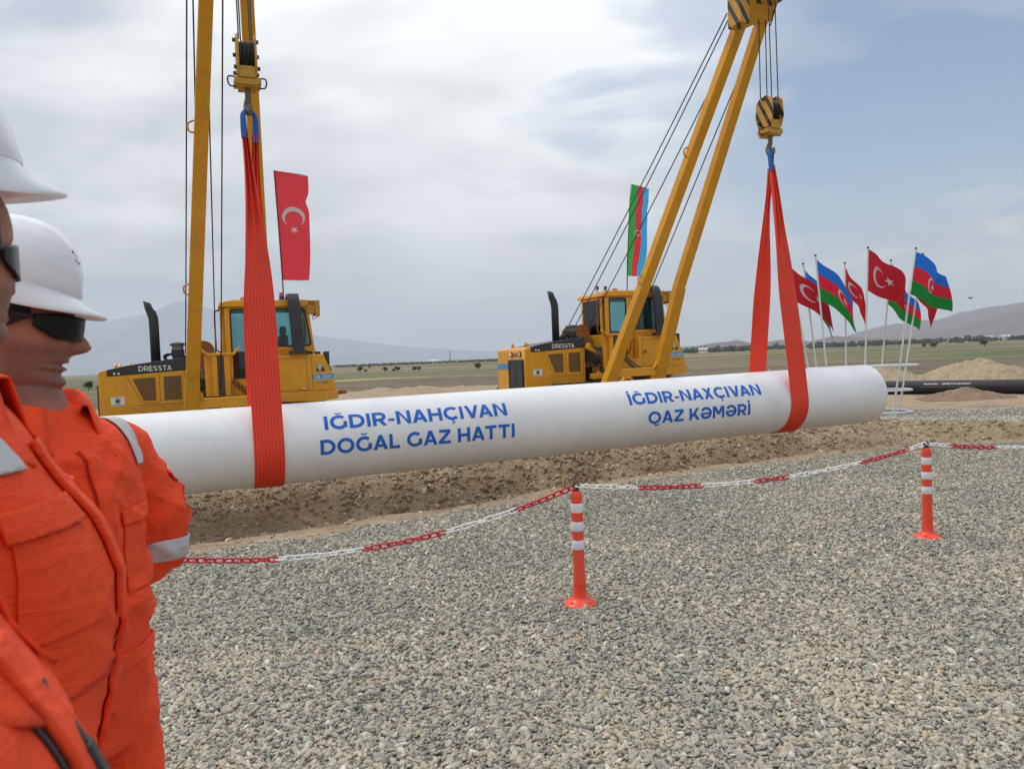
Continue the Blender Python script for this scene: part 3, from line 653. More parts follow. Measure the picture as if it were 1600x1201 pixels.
def treeline():
    bm = BM(); random.seed(3)
    for px0, px1, dpx in ((1085, 1780, 2.2), (525, 800, 1.5), (905, 1085, 4.0)):
        px = px0
        while px < px1:
            D = random.uniform(780, 1250); r = random.uniform(2.2, 5.0)*(1 if px > 900 else .40)
            x = az_of(px)*D
            for _ in range(2): leaf_crown(bm, (x+random.uniform(-4, 4), D+random.uniform(-9, 9), gz1(x, D)+r*random.uniform(.5, .9)), r, 26, r*.75, .75)
            px += random.uniform(.4, 1.0)*dpx
    o = obj('treeline', bm, LEAF, None, smooth=None); tag(o, 'dark line of far trees along the edge of the plain', 'trees', kind='stuff')
treeline()
HW = mat('house_wall', (.62, .60, .56), .8); HR = mat('house_roof', (.30, .22, .18), .8); HM = mat('metal_roof', (.55, .57, .60), .5)
def house(px, D, w, h, roofm, label):
    x = az_of(px)*D; o = empty('house', (x, D, gz1(x, D)+1.0), random.uniform(-.3, .3), label, 'house', 'village houses among the far trees')
    bm = BM(); box(bm, -w/2, w/2, -w*.35, w*.35, -1, h); obj('wall', bm, HW, o, smooth=None)
    bm = BM(); prism(bm, [(-w*.42, h), (w*.42, h), (0, h+w*.16)], -w/2-.3, w/2+.3, 'x'); obj('roof', bm, roofm, o, smooth=None)
    bm = BM(); 
    for k in (-.28, .02, .3): box(bm, w*k, w*k+w*.1, -w*.35-.03, -w*.35+.02, h*.35, h*.75)
    obj('window', bm, BLK, o, smooth=None)
for px, D, w, h, rm, lb in [(1100, 800, 9, 3, HW, 'long pale shed at the tree line right of the right sideboom'), (1260, 900, 8, 3, HR, 'small house seen between the left flag poles'), (1345, 900, 7, 3, HW, 'white house just left of the tallest red flag pole'),
        (1512, 820, 9, 3, HM, 'pale house beneath the brown hill, left of the lone tree'), (1545, 900, 11, 3.5, HM, 'long light roofed house above the lone tree'), (1572, 850, 13, 3.5, HM, 'wide pale building near the right edge of the plain'),
        (1480, 980, 7, 3, HR, 'small house far beyond the pair of field trees'), (680, 1050, 12, 1.8, HM, 'long pale roof far off between the two sidebooms'), (703, 1100, 4, 3, HW, 'white block at the foot of the far mast')]:
    house(px, D, w, h, rm, lb)
bm = BM(); x = az_of(705)*1020
for k in (-1, 1): beam(bm, (x+k*1.1, 1020, -2), (x, 1020, 15), .35, .35)
for k in range(6): z0 = -2+k*2.7; w0 = 1.1*(1-k/6.3); beam(bm, (x-w0, 1020, z0), (x+w0*.85, 1020, z0+2.7), .2, .2)
beam(bm, (x-1.6, 1020, 12), (x+1.6, 1020, 12), .3, .3)
tag(obj('lattice_mast', bm, STEEL, smooth=None), 'thin dark lattice mast on the horizon between the two sidebooms', 'mast')

# ------------------------------------------------------------------ spoil heaps
SAND = mat('sandy_spoil', (.36, .275, .18), .95, var=.16, vscale=3.0, bump=1.0, bscale=18, dirt=(.30, .21, .14), dscale=2.0, damt=.7)
BRN = mat('brown_spoil', (.24, .155, .10), .95, var=.25, vscale=4.0, bump=1.0, bscale=20)
def heap(name, cx, cy, rx, ry, h, m, label, seed=0, rot=0, res=90, rough=.14, lumps=None):
    t = np.linspace(-1, 1, res); U, V = np.meshgrid(t, t, indexing='ij')
    r = np.hypot(U, V)
    X = U*rx; Y = V*ry
    base = np.clip(1-r, 0, 1)**1.05
    if lumps is not None: base = np.clip(1-np.abs(V), 0, 1)**1.1*np.clip((1-np.abs(U))*6, 0, 1)*(.45+.8*vnoise(X, Y*0, lumps, seed))
    sc = max(.25, h*.5)
    Z = h*base*(1+.5*(vnoise(X, Y, sc*1.6, seed)-.5)) + rough*h*(vnoise(X, Y, sc*.35, seed+1)-.5)*(base > 0) + rough*.6*h*(vnoise(X, Y, sc*.13, seed+2)-.5)*(base > 0)
    Z = np.where(r < 1, Z, 0) if lumps is None else Z
    Z = Z - .12*(base <= 0.02)
    c, s = math.cos(rot), math.sin(rot)
    wx = cx+X*c-Y*s; wy = cy+X*s+Y*c
    Z = Z + ground_z(wx, wy, False)
    ii = np.arange(res*res).reshape(res, res)
    f = np.stack([ii[:-1, :-1], ii[1:, :-1], ii[1:, 1:], ii[:-1, 1:]], -1).reshape(-1, 4)
    o = np_mesh(name, np.stack([wx, wy, Z], -1).reshape(-1, 3), f, m); return tag(o, label, 'soil heap', 'heaps of dug soil')
heap('soil_heap', 18.6, 30.2, 2.5, 2.4, .98, SAND, 'largest pale sandy heap behind the black pipe', 1)
heap('soil_heap', 14.9, 30.6, 2.0, 2.0, .72, SAND, 'low sandy heap just right of the white pipe end', 2)
heap('soil_heap', 22.3, 30.8, 2.0, 2.0, .42, SAND, 'sandy heap at the right edge of the view', 4)
heap('soil_heap', 12.35, 20.6, 1.35, .9, .30, BRN, 'small dark brown heap beneath the black pipe', 3)
heap('soil_bank', -4.5, 36.5, 11.5, 1.9, .26, SAND, 'long low bank of pale soil behind the pipe, between the two sidebooms', 6, .05, 170, .2, lumps=1.1)
heap('soil_heap', 9.3, 33, 3.4, 1.6, .34, SAND, 'low pale heap behind the tail of the right sideboom', 8, 0, 90)

# ------------------------------------------------------------------ white pipe on slings
PN, PZ, PS, PR = 9.85, .64, .01, .5
def pipe_c(a): return W(a, PN, PZ+PS*a)
pipe_rot = Matrix.Rotation(math.radians(22), 4, 'Z') @ Matrix.Rotation(-math.atan(PS), 4, 'Y')
A0, A1 = -1.45, 10.55
pm = Matrix.Translation(pipe_c((A0+A1)/2)) @ pipe_rot
L2 = (A1-A0)/2
pipe = empty('gas_pipe', (0, 0, 0), 0, 'large white gas pipe hanging over the trench in two red slings, with blue lettering', 'pipe'); pipe.matrix_world = pm
bm = BM(); seg = 160
rings = []
for x, r in ((-L2, PR-.016), (-L2, PR), (-L2+.01, PR)) + tuple((-L2+.01+(2*L2-.02)*k/24, PR) for k in range(1, 24)) + ((L2-.01, PR), (L2, PR), (L2, PR-.016)):
    rings.append([bm.verts.new((x, -r*math.cos(2*PI*k/seg), r*math.sin(2*PI*k/seg))) for k in range(seg)])
rings.append(None)
R2 = [r for r in rings if r]
for i in range(len(R2)):
    Aq, Bq = R2[i], R2[(i+1) % len(R2)]
    for k in range(seg): bm.faces.new((Aq[k], Aq[(k+1) % seg], Bq[(k+1) % seg], Bq[k]))
obj('shell', bm, PIPEW, pipe, smooth=50)
PTX1 = mat('pipe_blue_print', (.003, .115, .52), .6, var=.05)
def wrap_text(body, a0, a1, th0, th1, label):
    bm, w = text_mesh(body, 1.0, .208, cuts=26)
    kx = (a1-a0)/w; am = (a0+a1)/2 - (A0+A1)/2
    thicken(bm, (0, 0, .0025))
    for v in bm.verts:
        th = math.radians(th0 + (th1-th0)*v.co.y); r = PR+.0012+v.co.z
        v.co = Vector((am+v.co.x*kx, -r*math.cos(th), r*math.sin(th)))
    o = obj('lettering', bm, PTX1, pipe, smooth=None); o['label'] = label
wrap_text('IĞDIR-NAHÇIVAN', 1.31, 3.71, 20.0, 41.3, 'upper line of the left blue inscription')
wrap_text('DOĞAL GAZ HATTI', 1.24, 3.79, -14.6, 6.6, 'lower line of the left blue inscription')
wrap_text('İĞDIR-NAXÇIVAN', 5.60, 7.95, 19.8, 41.0, 'upper line of the right blue inscription')
wrap_text('QAZ KƏMƏRİ', 5.88, 7.70, -14.2, 6.2, 'lower line of the right blue inscription')

def sling(a, top_z, label, topw=.075, botw=.345, da=0.0, ridge_amp=.0014):
    root = empty('lifting_sling', W(a, PN, top_z), math.radians(22), label, 'sling', 'red lifting slings round the white pipe')
    c = Vector((0, 0, PZ+PS*a - top_z))          # pipe centre in the local frame (x along pipe, y across)
    R = PR+.013
    dz = -c.z; th = math.acos(R/dz)
    # tangent points from the apex
    for side, nm in ((-1, 'near'), (1, 'far')): pass
    path = []; widths = []
    ang_t = PI/2 - th         # angle above horizontal of tangent radius
    apex = .055
    def leg(side):
        P0 = Vector((0, side*apex, 0)); ta = Vector((0, side*R*math.cos(PI/2-th), c.z + R*math.sin(PI/2-th)))
        return P0, ta
    P0, T0 = leg(-1); P1, T1 = leg(1)
    nseg = 34
    for i in range(nseg): f_ = .055+.945*i/nseg; path.append(P0.lerp(T0, f_) + Vector((-.08*(1-f_)**3, 0, 0))); widths.append(i/nseg)
    a0 = PI + (-(PI/2-th)) ; 
    s0 = PI-(PI/2-th); s1 = 2*PI+(PI/2-th)
    for i in range(41):
        q = s0+(s1-s0)*i/40; path.append(Vector((0, R*math.cos(q), c.z+R*math.sin(q)))); widths.append(1.0)
    for i in range(nseg-1, -1, -1): f_ = .055+.945*i/nseg; path.append(P1.lerp(T1, f_) + Vector((.08*(1-f_)**3, 0, 0))); widths.append(i/nseg)
    nu = 72; V = []; Fq = []
    for i, (p, w) in enumerate(zip(path, widths)):
        d = (path[min(i+1, len(path)-1)]-path[max(i-1, 0)]).normalized(); nrm = Vector((1, 0, 0)).cross(d).normalized()
        if (p-c).dot(nrm) < 0: nrm = -nrm
        k = sst(0, .62, np.array([w])).item()
        wd = topw + (botw-topw)*k
        for side in (0, 1):
            for j in range(nu+1):
                u = j/nu*2-1
                rid = ridge_amp*math.cos(u*PI*9) * (1 if side == 0 else .3)
                fold = (1-k)*.030*math.cos(u*PI*2.5) + .012*(1-k)*math.sin(u*9+i*.3)
                tilt = .02*math.sin(i*.21)*(1-k)*u
                off = (.0055 if side == 0 else -.0055) + rid
                V.append(p + Vector((u*wd/2 + .012*math.sin(i*.13+a)*(1-abs(2*w-1)), 0, 0)) + nrm*(off+fold+tilt))
    m = len(path); st = 2*(nu+1)
    for i in range(m-1):
        for j in range(nu):
            b0 = i*st+j; Fq.append((b0, b0+1, b0+st+1, b0+st)); b1 = b0+nu+1; Fq.append((b1+1, b1, b1+st, b1+st+1))
        Fq.append((i*st, i*st+st, i*st+st+nu+1, i*st+nu+1)); e = i*st+nu; Fq.append((e, e+nu+1, e+st+nu+1, e+st))
    o = np_mesh('webbing', np.array([tuple(v) for v in V]), Fq, [SLING, SEAM], root)
    mi = np.zeros(len(Fq), dtype=np.int32); per = 2*nu+2
    for i in range(m-1):
        for j in range(nu):
            if (j % 8) == 4: mi[i*per+2*j] = 1
    o.data.polygons.foreach_set('material_index', mi)
    for s in (-1, 1):      # blue eyes over the hook
        bm = BM(); P, T = leg(s); d = (T-P).normalized()
        pts = [Vector((s*.02, s*.012, .06)), Vector((s*.060, s*.030, .01)), P+d*.06+Vector((s*.075, 0, 0)), P+d*.32+Vector((s*.07, 0, 0))]
        for w_, rr_ in ((0, 1),):
            pp = smooth_path(pts, 4)
            rr = [.020+.018*min(1, k/10) for k in range(len(pp))]
            tube(bm, pp, rr, 14)
        obj('eye_sleeve', bm, BLUS, root)
    return root
sling(.648, 4.72, 'left red lifting sling holding the pipe in front of the left sideboom')
sling(8.667, 4.76, 'right red lifting sling near the free end of the white pipe')

# ------------------------------------------------------------------ hook blocks
STRIPE = mat('hazard_black', (.03, .028, .026), .5)
def hook_block(a, label, striped):
    zt = 5.78; root = empty('hook_block', W(a, PN, 5.14), math.radians(22), label, 'hook block', 'hook blocks hanging from the booms'); root.scale = (.82, .82, .86)
    def plate_prof(): return [(-.17, .02), (.17, .02), (.25, .22), (.22, .50), (.10, .60), (-.10, .60), (-.22, .50), (-.25, .22)]
    for s in (-1, 1):
        bm = BM(); prism(bm, plate_prof(), s*.125-.016, s*.125+.016, 'x'); pl = obj('side_plate', bm, HAZ if striped else YELW, root, bevel=.006)
        bm = BM()
        for y, z in ((0, .33), (-.13, .12), (.13, .12), (0, .54)): cyl(bm, (s*.14, y, z), (s*.185, y, z), .028, 10)
        obj('bolt', bm, STEEL, pl)
    for k in range(4):
        x = -.084+k*.056; bm = BM()
        prof = [(.05, -.018), (.19, -.018), (.205, -.021), (.175, -.004), (.175, .004), (.205, .021), (.19, .018), (.05, .018)]
        sg = 28; ring = [[bm.verts.new((x+w, r*math.cos(2*PI*i/sg), .33+r*math.sin(2*PI*i/sg))) for r, w in prof] for i in range(sg)]
        for i in range(sg):
            for j in range(len(prof)):
                bm.faces.new((ring[i][j], ring[i][(j+1) % 8], ring[(i+1) % sg][(j+1) % 8], ring[(i+1) % sg][j]))
        obj('sheave', bm, STEEL, root)
    bm = BM(); box(bm, -.115, .115, -.17, .17, -.02, .14); box(bm, -.19, .19, -.15, .15, -.10, -.02); prism(bm, [(-.21, -.125), (.21, -.125), (.17, -.10), (-.17, -.10)], -.13, .13, 'x')
    obj('cross_head', bm, YELW, root, bevel=.008)
    for s in (-1, 1):
        bm = BM(); tube(bm, smooth_path([(s*.14, 0, .02), (s*.25, 0, .03), (s*.275, 0, -.02), (s*.25, 0, -.10), (s*.17, 0, -.11)], 4), .012, 8); obj('handle', bm, STEEL, root)
    bm = BM(); tube(bm, [(0, 0, -.08), (0, 0, -.22)], .045, 12)
    pts = [(0, 0, -.20), (0, .01, -.27), (-.012, .045, -.34), (-.016, .045, -.40), (-.008, .01, -.455), (.01, -.03, -.45), (.018, -.055, -.41), (.018, -.05, -.36)]
    pp = smooth_path(pts, 5); tube(bm, pp, [.040+.018*math.sin(PI*i/len(pp)) - .028*max(0, i/len(pp)-.6) for i in range(len(pp))], 12)
    obj('hook', bm, mat('hook_steel', (.20, .15, .10), .6, .4, var=.3, vscale=20), root)
    return root

# ------------------------------------------------------------------ sideboom machines  (local: x rearwards, y away from viewer, z up; hood side plane y=0)
def rrect(x0, x1, z0, z1, r, k=5):
    out = []
    for cx, cz, a in ((x1-r, z1-r, 0), (x0+r, z1-r, 90), (x0+r, z0+r, 180), (x1-r, z0+r, 270)):
        for i in range(k+1):
            t = math.radians(a+90*i/k); out.append((cx+r*math.cos(t), cz+r*math.sin(t)))
    return out
def ring_plate(bm, outer, inner, y0, y1):
    n = len(outer)
    vs = [[bm.verts.new((p[0], y, p[1])) for p in pr] for pr in (outer, inner) for y in (y0, y1)]
    o0, o1, i0, i1 = vs
    for k in range(n):
        j = (k+1) % n
        bm.faces.new((o0[k], o0[j], i0[j], i0[k])); bm.faces.new((o1[k], i1[k], i1[j], o1[j]))
        bm.faces.new((o0[k], o1[k], o1[j], o0[j])); bm.faces.new((i0[k], i0[j], i1[j], i1[k]))
def sideboom(a0, z0, shift, hook_a, label, operator):
    root = empty('sideboom_tractor', W(a0, 15.5, z0), math.radians(22), label, 'pipelayer', 'yellow sideboom tractors lifting the pipe')
    O = lambda name, bm, m, parent=root, bevel=.008, smooth=35: obj(name, bm, m, parent, smooth, bevel)
    # ---- hood
    bm = BM(); prism(bm, [(0, .62), (0, 1.64), (.03, 1.69), (.15, 1.715), (.15, 1.59), (1.5, 1.66), (1.5, .62)], 0, 1.02); hood = O('hood', bm, YEL, bevel=.012)
    bm = BM(); prism(bm, [(.152, 1.592), (.152, 1.715), (.5, 1.785), (1.46, 1.90), (1.5, 1.90), (1.5, 1.662)], -.006, 1.026); cowl = O('cowl', bm, BLK)
    lettering('lettering', 'DRESSTA', cowl, WHT, side_mtx(.95, -.0075, 1.665), .095, .56, bold=.03)
    bm = BM()
    for x, z in ((.27, 1.64), (.34, 1.635)): cyl(bm, (x, -.016, z), (x, 0, z), .02, 10)
    O('latch', bm, WHT, cowl, 0)
    # side doors with mesh panels, seams
    def panel(poly, name='vent_panel'):
        bm = BM(); prism(bm, poly, -.004, .01); return O(name, bm, VENT, hood, 0)
    panel([(.56, 1.53), (.94, 1.545), (.94, 1.12), (.73, 1.12)]); panel([(1.08, 1.55), (1.38, 1.56), (1.38, 1.11), (1.08, 1.11)])
    bm = BM()
    def seam(p, q, w=.010, d=.002):
        (x0_, z0_), (x1_, z1_) = p, q; beam(bm, (x0_, -d/2, z0_), (x1_, -d/2, z1_), w, d, side=(0, 0, 1) if abs(x1_-x0_) > abs(z1_-z0_) else (1, 0, 0))
    seam((.46, 1.585), (.70, 1.08)); seam((.70, 1.08), (1.0, 1.075)); seam((1.01, 1.60), (1.01, 1.06)); seam((1.05, 1.06), (1.45, 1.05)); seam((1.45, 1.62), (1.45, 1.04)); seam((.52, 1.0), (.95, .78)); seam((.95, 1.03), (1.45, .80))
    O('panel_seam', bm, AMB, hood, 0)
    bm = BM(); box(bm, .985, 1.025, -.02, .0, 1.28, 1.36); box(bm, 1.41, 1.44, -.02, 0, 1.30, 1.38); box(bm, .60, 1.36, -.012, 0, 1.045, 1.062); O('door_handle', bm, YEL, hood, .004)
    bm = BM(); box(bm, .19, .41, -.005, .004, 1.05, 1.21); dec = O('notice_plate', bm, WHT, hood, 0)
    bm = BM(); cyl(bm, (.30, -.007, 1.135), (.30, -.0045, 1.135), .045, 20); cyl(bm, (.30, -.0085, 1.135), (.30, -.0055, 1.135), .028, 20)
    o = O('emblem', bm, STRIPE, dec, 0); 
    bm = BM(); ring_plate(bm, rrect(.262, .338, 1.097, 1.173, .036), rrect(.274, .326, 1.109, 1.161, .025), -.0105, -.0065); O('emblem_ring', bm, SKYL, dec, 0)
    bm = BM(); box(bm, .21, .39, -.007, -.0045, 1.063, 1.075); box(bm, .23, .37, -.007, -.0045, 1.185, 1.193); O('print_line', bm, mat('grey_print', (.2, .2, .2), .6), dec, 0)
    # ---- front: grille, lamps
    bm = BM(); box(bm, -.03, .0, .08, .95, .66, 1.44); gr = O('grille', bm, BLK, root, .006)
    bm = BM()
    for k in range(17): z = .70+k*.044; box(bm, -.042, -.031, .10, .93, z, z+.010)
    for y in (.14, .5, .88): box(bm, -.040, -.0305, y, y+.012, .68, 1.42)
    O('grille_bar', bm, mat('grille_bar_paint', (.045, .045, .047), .5), gr, 0)
    for y0_, y1_ in ((.22, .33), (.72, .83)):
        bm = BM(); box(bm, -.025, .0, y0_, y1_, 1.50, 1.62); hl = O('headlight', bm, BLK, root, .004)
        bm = BM(); box(bm, -.030, -.0255, y0_+.018, y1_-.018, 1.52, 1.60); O('lens', bm, WHT, hl, 0)
    bm = BM(); box(bm, -.018, 0, .35, .70, 1.525, 1.595); nb = O('name_badge', bm, AMB, root, .004)
    lettering('lettering', 'DRESSTA', nb, YEL, Matrix.Translation((-.019, .525, 1.54)) @ Matrix.Rotation(-PI/2, 4, 'Z') @ Matrix.Rotation(PI/2, 4, 'X'), .038, .28, bold=.02)
    # ---- counterweight on the far side
    bm = BM(); prism(bm, [(.02, .62), (.02, 1.66), (.06, 1.70), (1.5, 1.70), (1.5, .62)], 1.08, 1.74); cw = O('counterweight', bm, YEL, bevel=.015)
    bm = BM(); box(bm, .012, 1.4, 1.074, 1.746, 1.22, 1.35); O('blue_stripe', bm, BLU, cw, 0)
    bm = BM(); box(bm, .05, 1.2, 1.03, 1.09, 1.0, 1.1); O('mount', bm, STEEL, cw, .004)
    for x, y in ((.25, 1.25), (.45, .82), (.25, .45)):
        bm = BM(); tube(bm, [(x, y, 1.68), (x, y, 1.78), (x, y+.05, 1.82), (x, y+.10, 1.78), (x, y+.10, 1.68)], .022, 8); O('lifting_lug', bm, YEL, root, 0)
    # ---- exhaust, precleaner
    ex = [(.95, .36, 1.76), (.95, .36, 2.55), (.945, .36, 2.66), (.92, .36, 2.76), (.885, .36, 2.85), (.85, .36, 2.92)]
    bm = BM(); tube(bm, ex, [.078, .078, .078, .076, .072, .068], 20, caps=False)
    for v in bm.verts:
        if v.co.z > 2.86: v.co.z += (.92-v.co.x)*.9-.02
    e = O('exhaust_stack', bm, BLK, bevel=0); e.modifiers.new('wall', 'SOLIDIFY').thickness = .008
    bm = BM(); cyl(bm, (1.34, .34, 1.80), (1.34, .34, 1.93), .10); cyl(bm, (1.34, .34, 1.93), (1.34, .34, 2.05), .115); cyl(bm, (1.34, .34, 2.13), (1.34, .34, 2.17), .145, r2=.13); cyl(bm, (1.34, .34, 2.17), (1.34, .34, 2.20), .13, r2=.05)
    pc = O('air_precleaner', bm, BLK, bevel=0)
    bm = BM(); cyl(bm, (1.34, .34, 2.05), (1.34, .34, 2.13), .105); O('dust_bowl', bm, mat('smoked_plastic', (.20, .19, .17), .3), pc, 0)
    bm = BM()
    for k in range(3):
        tube(bm, smooth_path([(1.18, .25+.1*k, 1.83), (1.10, .25+.1*k, 1.93-.02*k), (1.2, .3+.1*k, 1.97), (1.45, .3+.1*k, 1.93), (1.62, .3, 1.80)], 5), .022, 8)
    O('intake_hose', bm, RUB, bevel=0)
    # ---- winch drums between hood and cab, on the far side
    for y in (.82, 1.18):
        bm = BM(); cyl(bm, (1.80, y-.13, 2.02), (1.80, y+.13, 2.02), .125, 24); dr = O('winch_drum', bm, CABLE, bevel=0)
        for s in (-.15, .15):
            bm = BM(); cyl(bm, (1.80, y+s-.012, 2.02), (1.80, y+s+.012, 2.02), .20, 28)
            O('drum_flange', bm, AMB, dr, 0)
    bm = BM(); box(bm, 1.56, 2.06, .60, 1.42, 1.50, 1.84); prism(bm, [(1.55, 1.84), (1.62, 2.12), (1.98, 2.12), (2.05, 1.84)], 1.36, 1.40); prism(bm, [(1.55, 1.84), (1.66, 2.02), (1.94, 2.02), (2.05, 1.84)], .60, .64); O('winch_frame', bm, AMB)
    # ---- centre works: dark engine bay, arms, hoses
    bm = BM(); box(bm, 1.50, 2.3, .22, .95, .55, 1.66); O('engine_bay', bm, mat('oily_black', (.03, .024, .02), .5, var=.4, vscale=9), bevel=.02)
    bm = BM(); beam(bm, (1.5, -.1, 1.70), (2.0, -.12, 1.42), .10, .14); beam(bm, (1.98, -.12, 1.46), (1.86, -.12, 1.12), .09, .12); beam(bm, (1.5, .1, 1.26), (2.2, .1, 1.22), .08, .10); beam(bm, (1.5, -.25, 1.0), (2.3, -.25, .98), .10, .12)
    box(bm, 1.68, 1.78, -.2, .0, .9, 1.20)
    O('lift_linkage', bm, YEL)
    bm = BM(); cyl(bm, (1.86, -.22, 1.12), (1.86, .02, 1.12), .095, 20); cyl(bm, (1.62, -.1, 1.36), (1.72, -.1, 1.33), .045); cyl(bm, (1.72, -.1, 1.34), (1.94, -.1, 1.26), .030); O('hydraulic_cylinder', bm, STEEL, bevel=0)
    bm = BM(); random.seed(11)
    for k in range(9):
        x = 1.58+.06*k; tube(bm, smooth_path([(x, -.16, 1.72-.03*k), (x+.09, -.26, 1.55), (x-.03, -.30, 1.38), (x+.08, -.24, 1.22), (x+.0, -.16, 1.05)], 5), .012, 7)
    for k in range(4): tube(bm, smooth_path([(1.5, .1+.04*k, 1.3+.05*k), (1.66, -.1, 1.2+.04*k), (1.82, -.14, 1.32), (2.0, -.1, 1.2)], 5), .014, 7)
    O('hydraulic_hose', bm, RUB, bevel=0)
    bm = BM(); ct = []
    for i in range(150):
        t = i/149; c = Vector((2.28+.46*t, -.42, 1.44-.36*t-.05*math.sin(t*PI))); ct.append(c+Vector((.02*math.cos(i*.56), .055*math.sin(i*.56), .062*math.cos(i*.56))))
    tube(bm, ct, .009, 6); O('coiled_hose', bm, RUB, bevel=0)
    # cable guide channel beside the cab
    sh = shift-.35
    bm = BM(); box(bm, 1.93, 2.02, -.42, -.34, 1.14, 1.94); box(bm, 2.14, 2.24, -.42, -.34, 1.14, 1.94); prism(bm, [(1.72, 2.02), (1.76, 2.04), (1.86, 1.95), (2.30, 1.95), (2.40, 2.06), (2.43, 2.03), (2.33, 1.90), (1.86, 1.90)], -.44, -.34); box(bm, 1.80, 2.30, -.33, -.30, 1.14, 1.90)
    O('cable_guide', bm, YEL)
    bm = BM(); box(bm, 2.022, 2.138, -.40, -.335, 1.16, 1.90); O('guide_slot', bm, STEEL, bevel=0)
    # ---- lower chassis, platform, rear body
    bm = BM(); prism(bm, [(2.0, .98), (2.0, 1.135), (4.27, 1.135), (4.27, .97), (3.9, .92), (3.0, .96)], -.03, 1.85); O('platform', bm, YEL, bevel=.01)
    bm = BM(); prism(bm, [(2.12, 1.14), (2.12, 1.34), (2.95, 1.34), (2.95, 1.86), (3.98, 1.87), (4.02, 1.86), (4.21, 1.40), (4.24, 1.14)], .0, 1.8); body = O('rear_body', bm, YEL, bevel=.015)
    bm = BM(); 
    seam((3.05, 1.80), (3.68, 1.80)); seam((3.68, 1.82), (3.70, 1.16)); seam((3.78, 1.85), (3.79, 1.16)); seam((3.05, 1.80), (3.05, 1.16)); seam((3.05, 1.17), (3.69, 1.17)); seam((2.15, 1.30), (2.9, 1.30))
    O('panel_seam', bm, AMB, body, 0)
    bm = BM(); cyl(bm, (3.61, -.02, 1.20), (3.61, .01, 1.20), .022, 12); cyl(bm, (3.12, -.05, 1.06), (3.12, -.02, 1.06), .022, 12); O('cap', bm, WHT, body, 0)
    bm = BM(); box(bm, 3.06, 3.08, -.005, 0, 1.47, 1.55); box(bm, 3.10, 3.17, -.005, 0, 1.47, 1.48); box(bm, 3.10, 3.17, -.005, 0, 1.54, 1.55); box(bm, 3.12, 3.15, -.005, 0, 1.47, 1.55); O('stencil_mark', bm, STRIPE, body, 0)
    # logo: black wedge with a pale blue flame
    bm = BM(); prism(bm, [(3.87, 1.53), (3.88, 1.61), (3.92, 1.56), (3.94, 1.53)], -.005, .0); prism(bm, [(3.955, 1.53), (3.985, 1.61), (4.00, 1.615), (4.045, 1.53)], -.005, 0); lg = O('logo', bm, STRIPE, body, 0)
    bm = BM(); prism(bm, [(3.93, 1.535), (3.905, 1.59), (3.91, 1.63), (3.94, 1.68), (3.97, 1.635), (3.965, 1.59), (3.945, 1.56)], -.0065, .0); O('logo_flame', bm, LBL, lg, 0)
    bm = BM(); box(bm, 3.80, 4.195, -.006, .0, 1.355, 1.475); bd = O('model_plate', bm, BLU, body, 0)
    bm = BM(); box(bm, 3.80, 4.19, -.009, -.0065, 1.355, 1.366); box(bm, 3.80, 4.17, -.009, -.0065, 1.468, 1.475); O('plate_edge', bm, WHT, bd, 0)
    lettering('lettering', 'SB-30M', bd, WHT, side_mtx(3.995, -.0065, 1.383), .062, .335, bold=.045)
    lettering('lettering', 'P  ITEA', body, STRIPE, side_mtx(3.99, -.001, 1.275), .038, .22, bold=.03)
    bm = BM(); box(bm, 3.925, 3.965, -.004, 0, 1.265, 1.325); O('small_badge', bm, SKYL, body, 0)
    bm = BM(); box(bm, 4.05, 4.15, .06, .25, 1.66, 1.92); beam(bm, (4.10, .16, 1.70), (4.17, .16, 1.52), .05, .06); O('work_lamp', bm, BLK, bevel=.01)
    bm = BM(); cyl(bm, (3.93, .12, 1.86), (3.93, .12, 1.92), .055); cyl(bm, (3.93, .42, 1.86), (3.93, .42, 1.93), .05); box(bm, 3.75, 3.83, .1, .2, 1.86, 1.93); O('filler_cap', bm, BLK, bevel=0)
    bm = BM(); prism(bm, [(4.22, 1.02), (4.22, 1.10), (4.42, 1.12), (4.52, 1.09), (4.5, 1.04)], .3, 1.0); prism(bm, [(3.3, .62), (3.3, .97), (4.2, 1.0), (3.75, .72)], .25, 1.5); O('hitch', bm, AMB)
    # ---- cab with real openings
    cab = bpy.data.objects.new('cab', None); COL.objects.link(cab); bpy.data.objects.remove(cab)
    bm = BM(); y0, y1 = .22, 1.42
    x0, xa, xb, xc, xd, x1 = 2.20, 2.31, 2.76, 2.93, 3.76, 3.88
    zb, zt = 1.34, 2.97
    for ya, yb, dz in ((y0, y0+.05, 1.46), (y1-.05, y1, 1.46)):
        box(bm, x0, xa, ya, yb, zb, 2.84); box(bm, xb, xc, ya, yb, zb, 2.84)
        prism(bm, [(3.70, 2.84), (3.80, 2.84), (3.90, 1.86), (3.80, 1.86)], ya, yb)
        box(bm, xa, xb, ya, yb, zb, dz); box(bm, xa, xb, ya, yb, 2.80, 2.84); box(bm, xc, 3.80, ya, yb, 1.86, 2.06); box(bm, xc, 3.72, ya, yb, 2.80, 2.84)
    # front frame with windscreen, rear frame
    box(bm, 2.14, x0, y0+.10, y0+.16, zb, 2.84); box(bm, 2.14, x0, y1-.16, y1-.10, zb, 2.84); box(bm, 2.14, x0, y0+.16, y1-.16, zb, 1.95); box(bm, 2.14, x0, y0+.16, y1-.16, 2.78, 2.84)
    box(bm, 3.80, 3.86, y0+.05, y1-.05, 1.86, 2.06); box(bm, 3.76, 3.82, y0+.05, y1-.05, 2.76, 2.84)
    box(bm, 2.3, 3.8, y0+.06, y1-.06, 1.30, 1.36)
    cabo = O('cab', bm, YEL, bevel=.01)
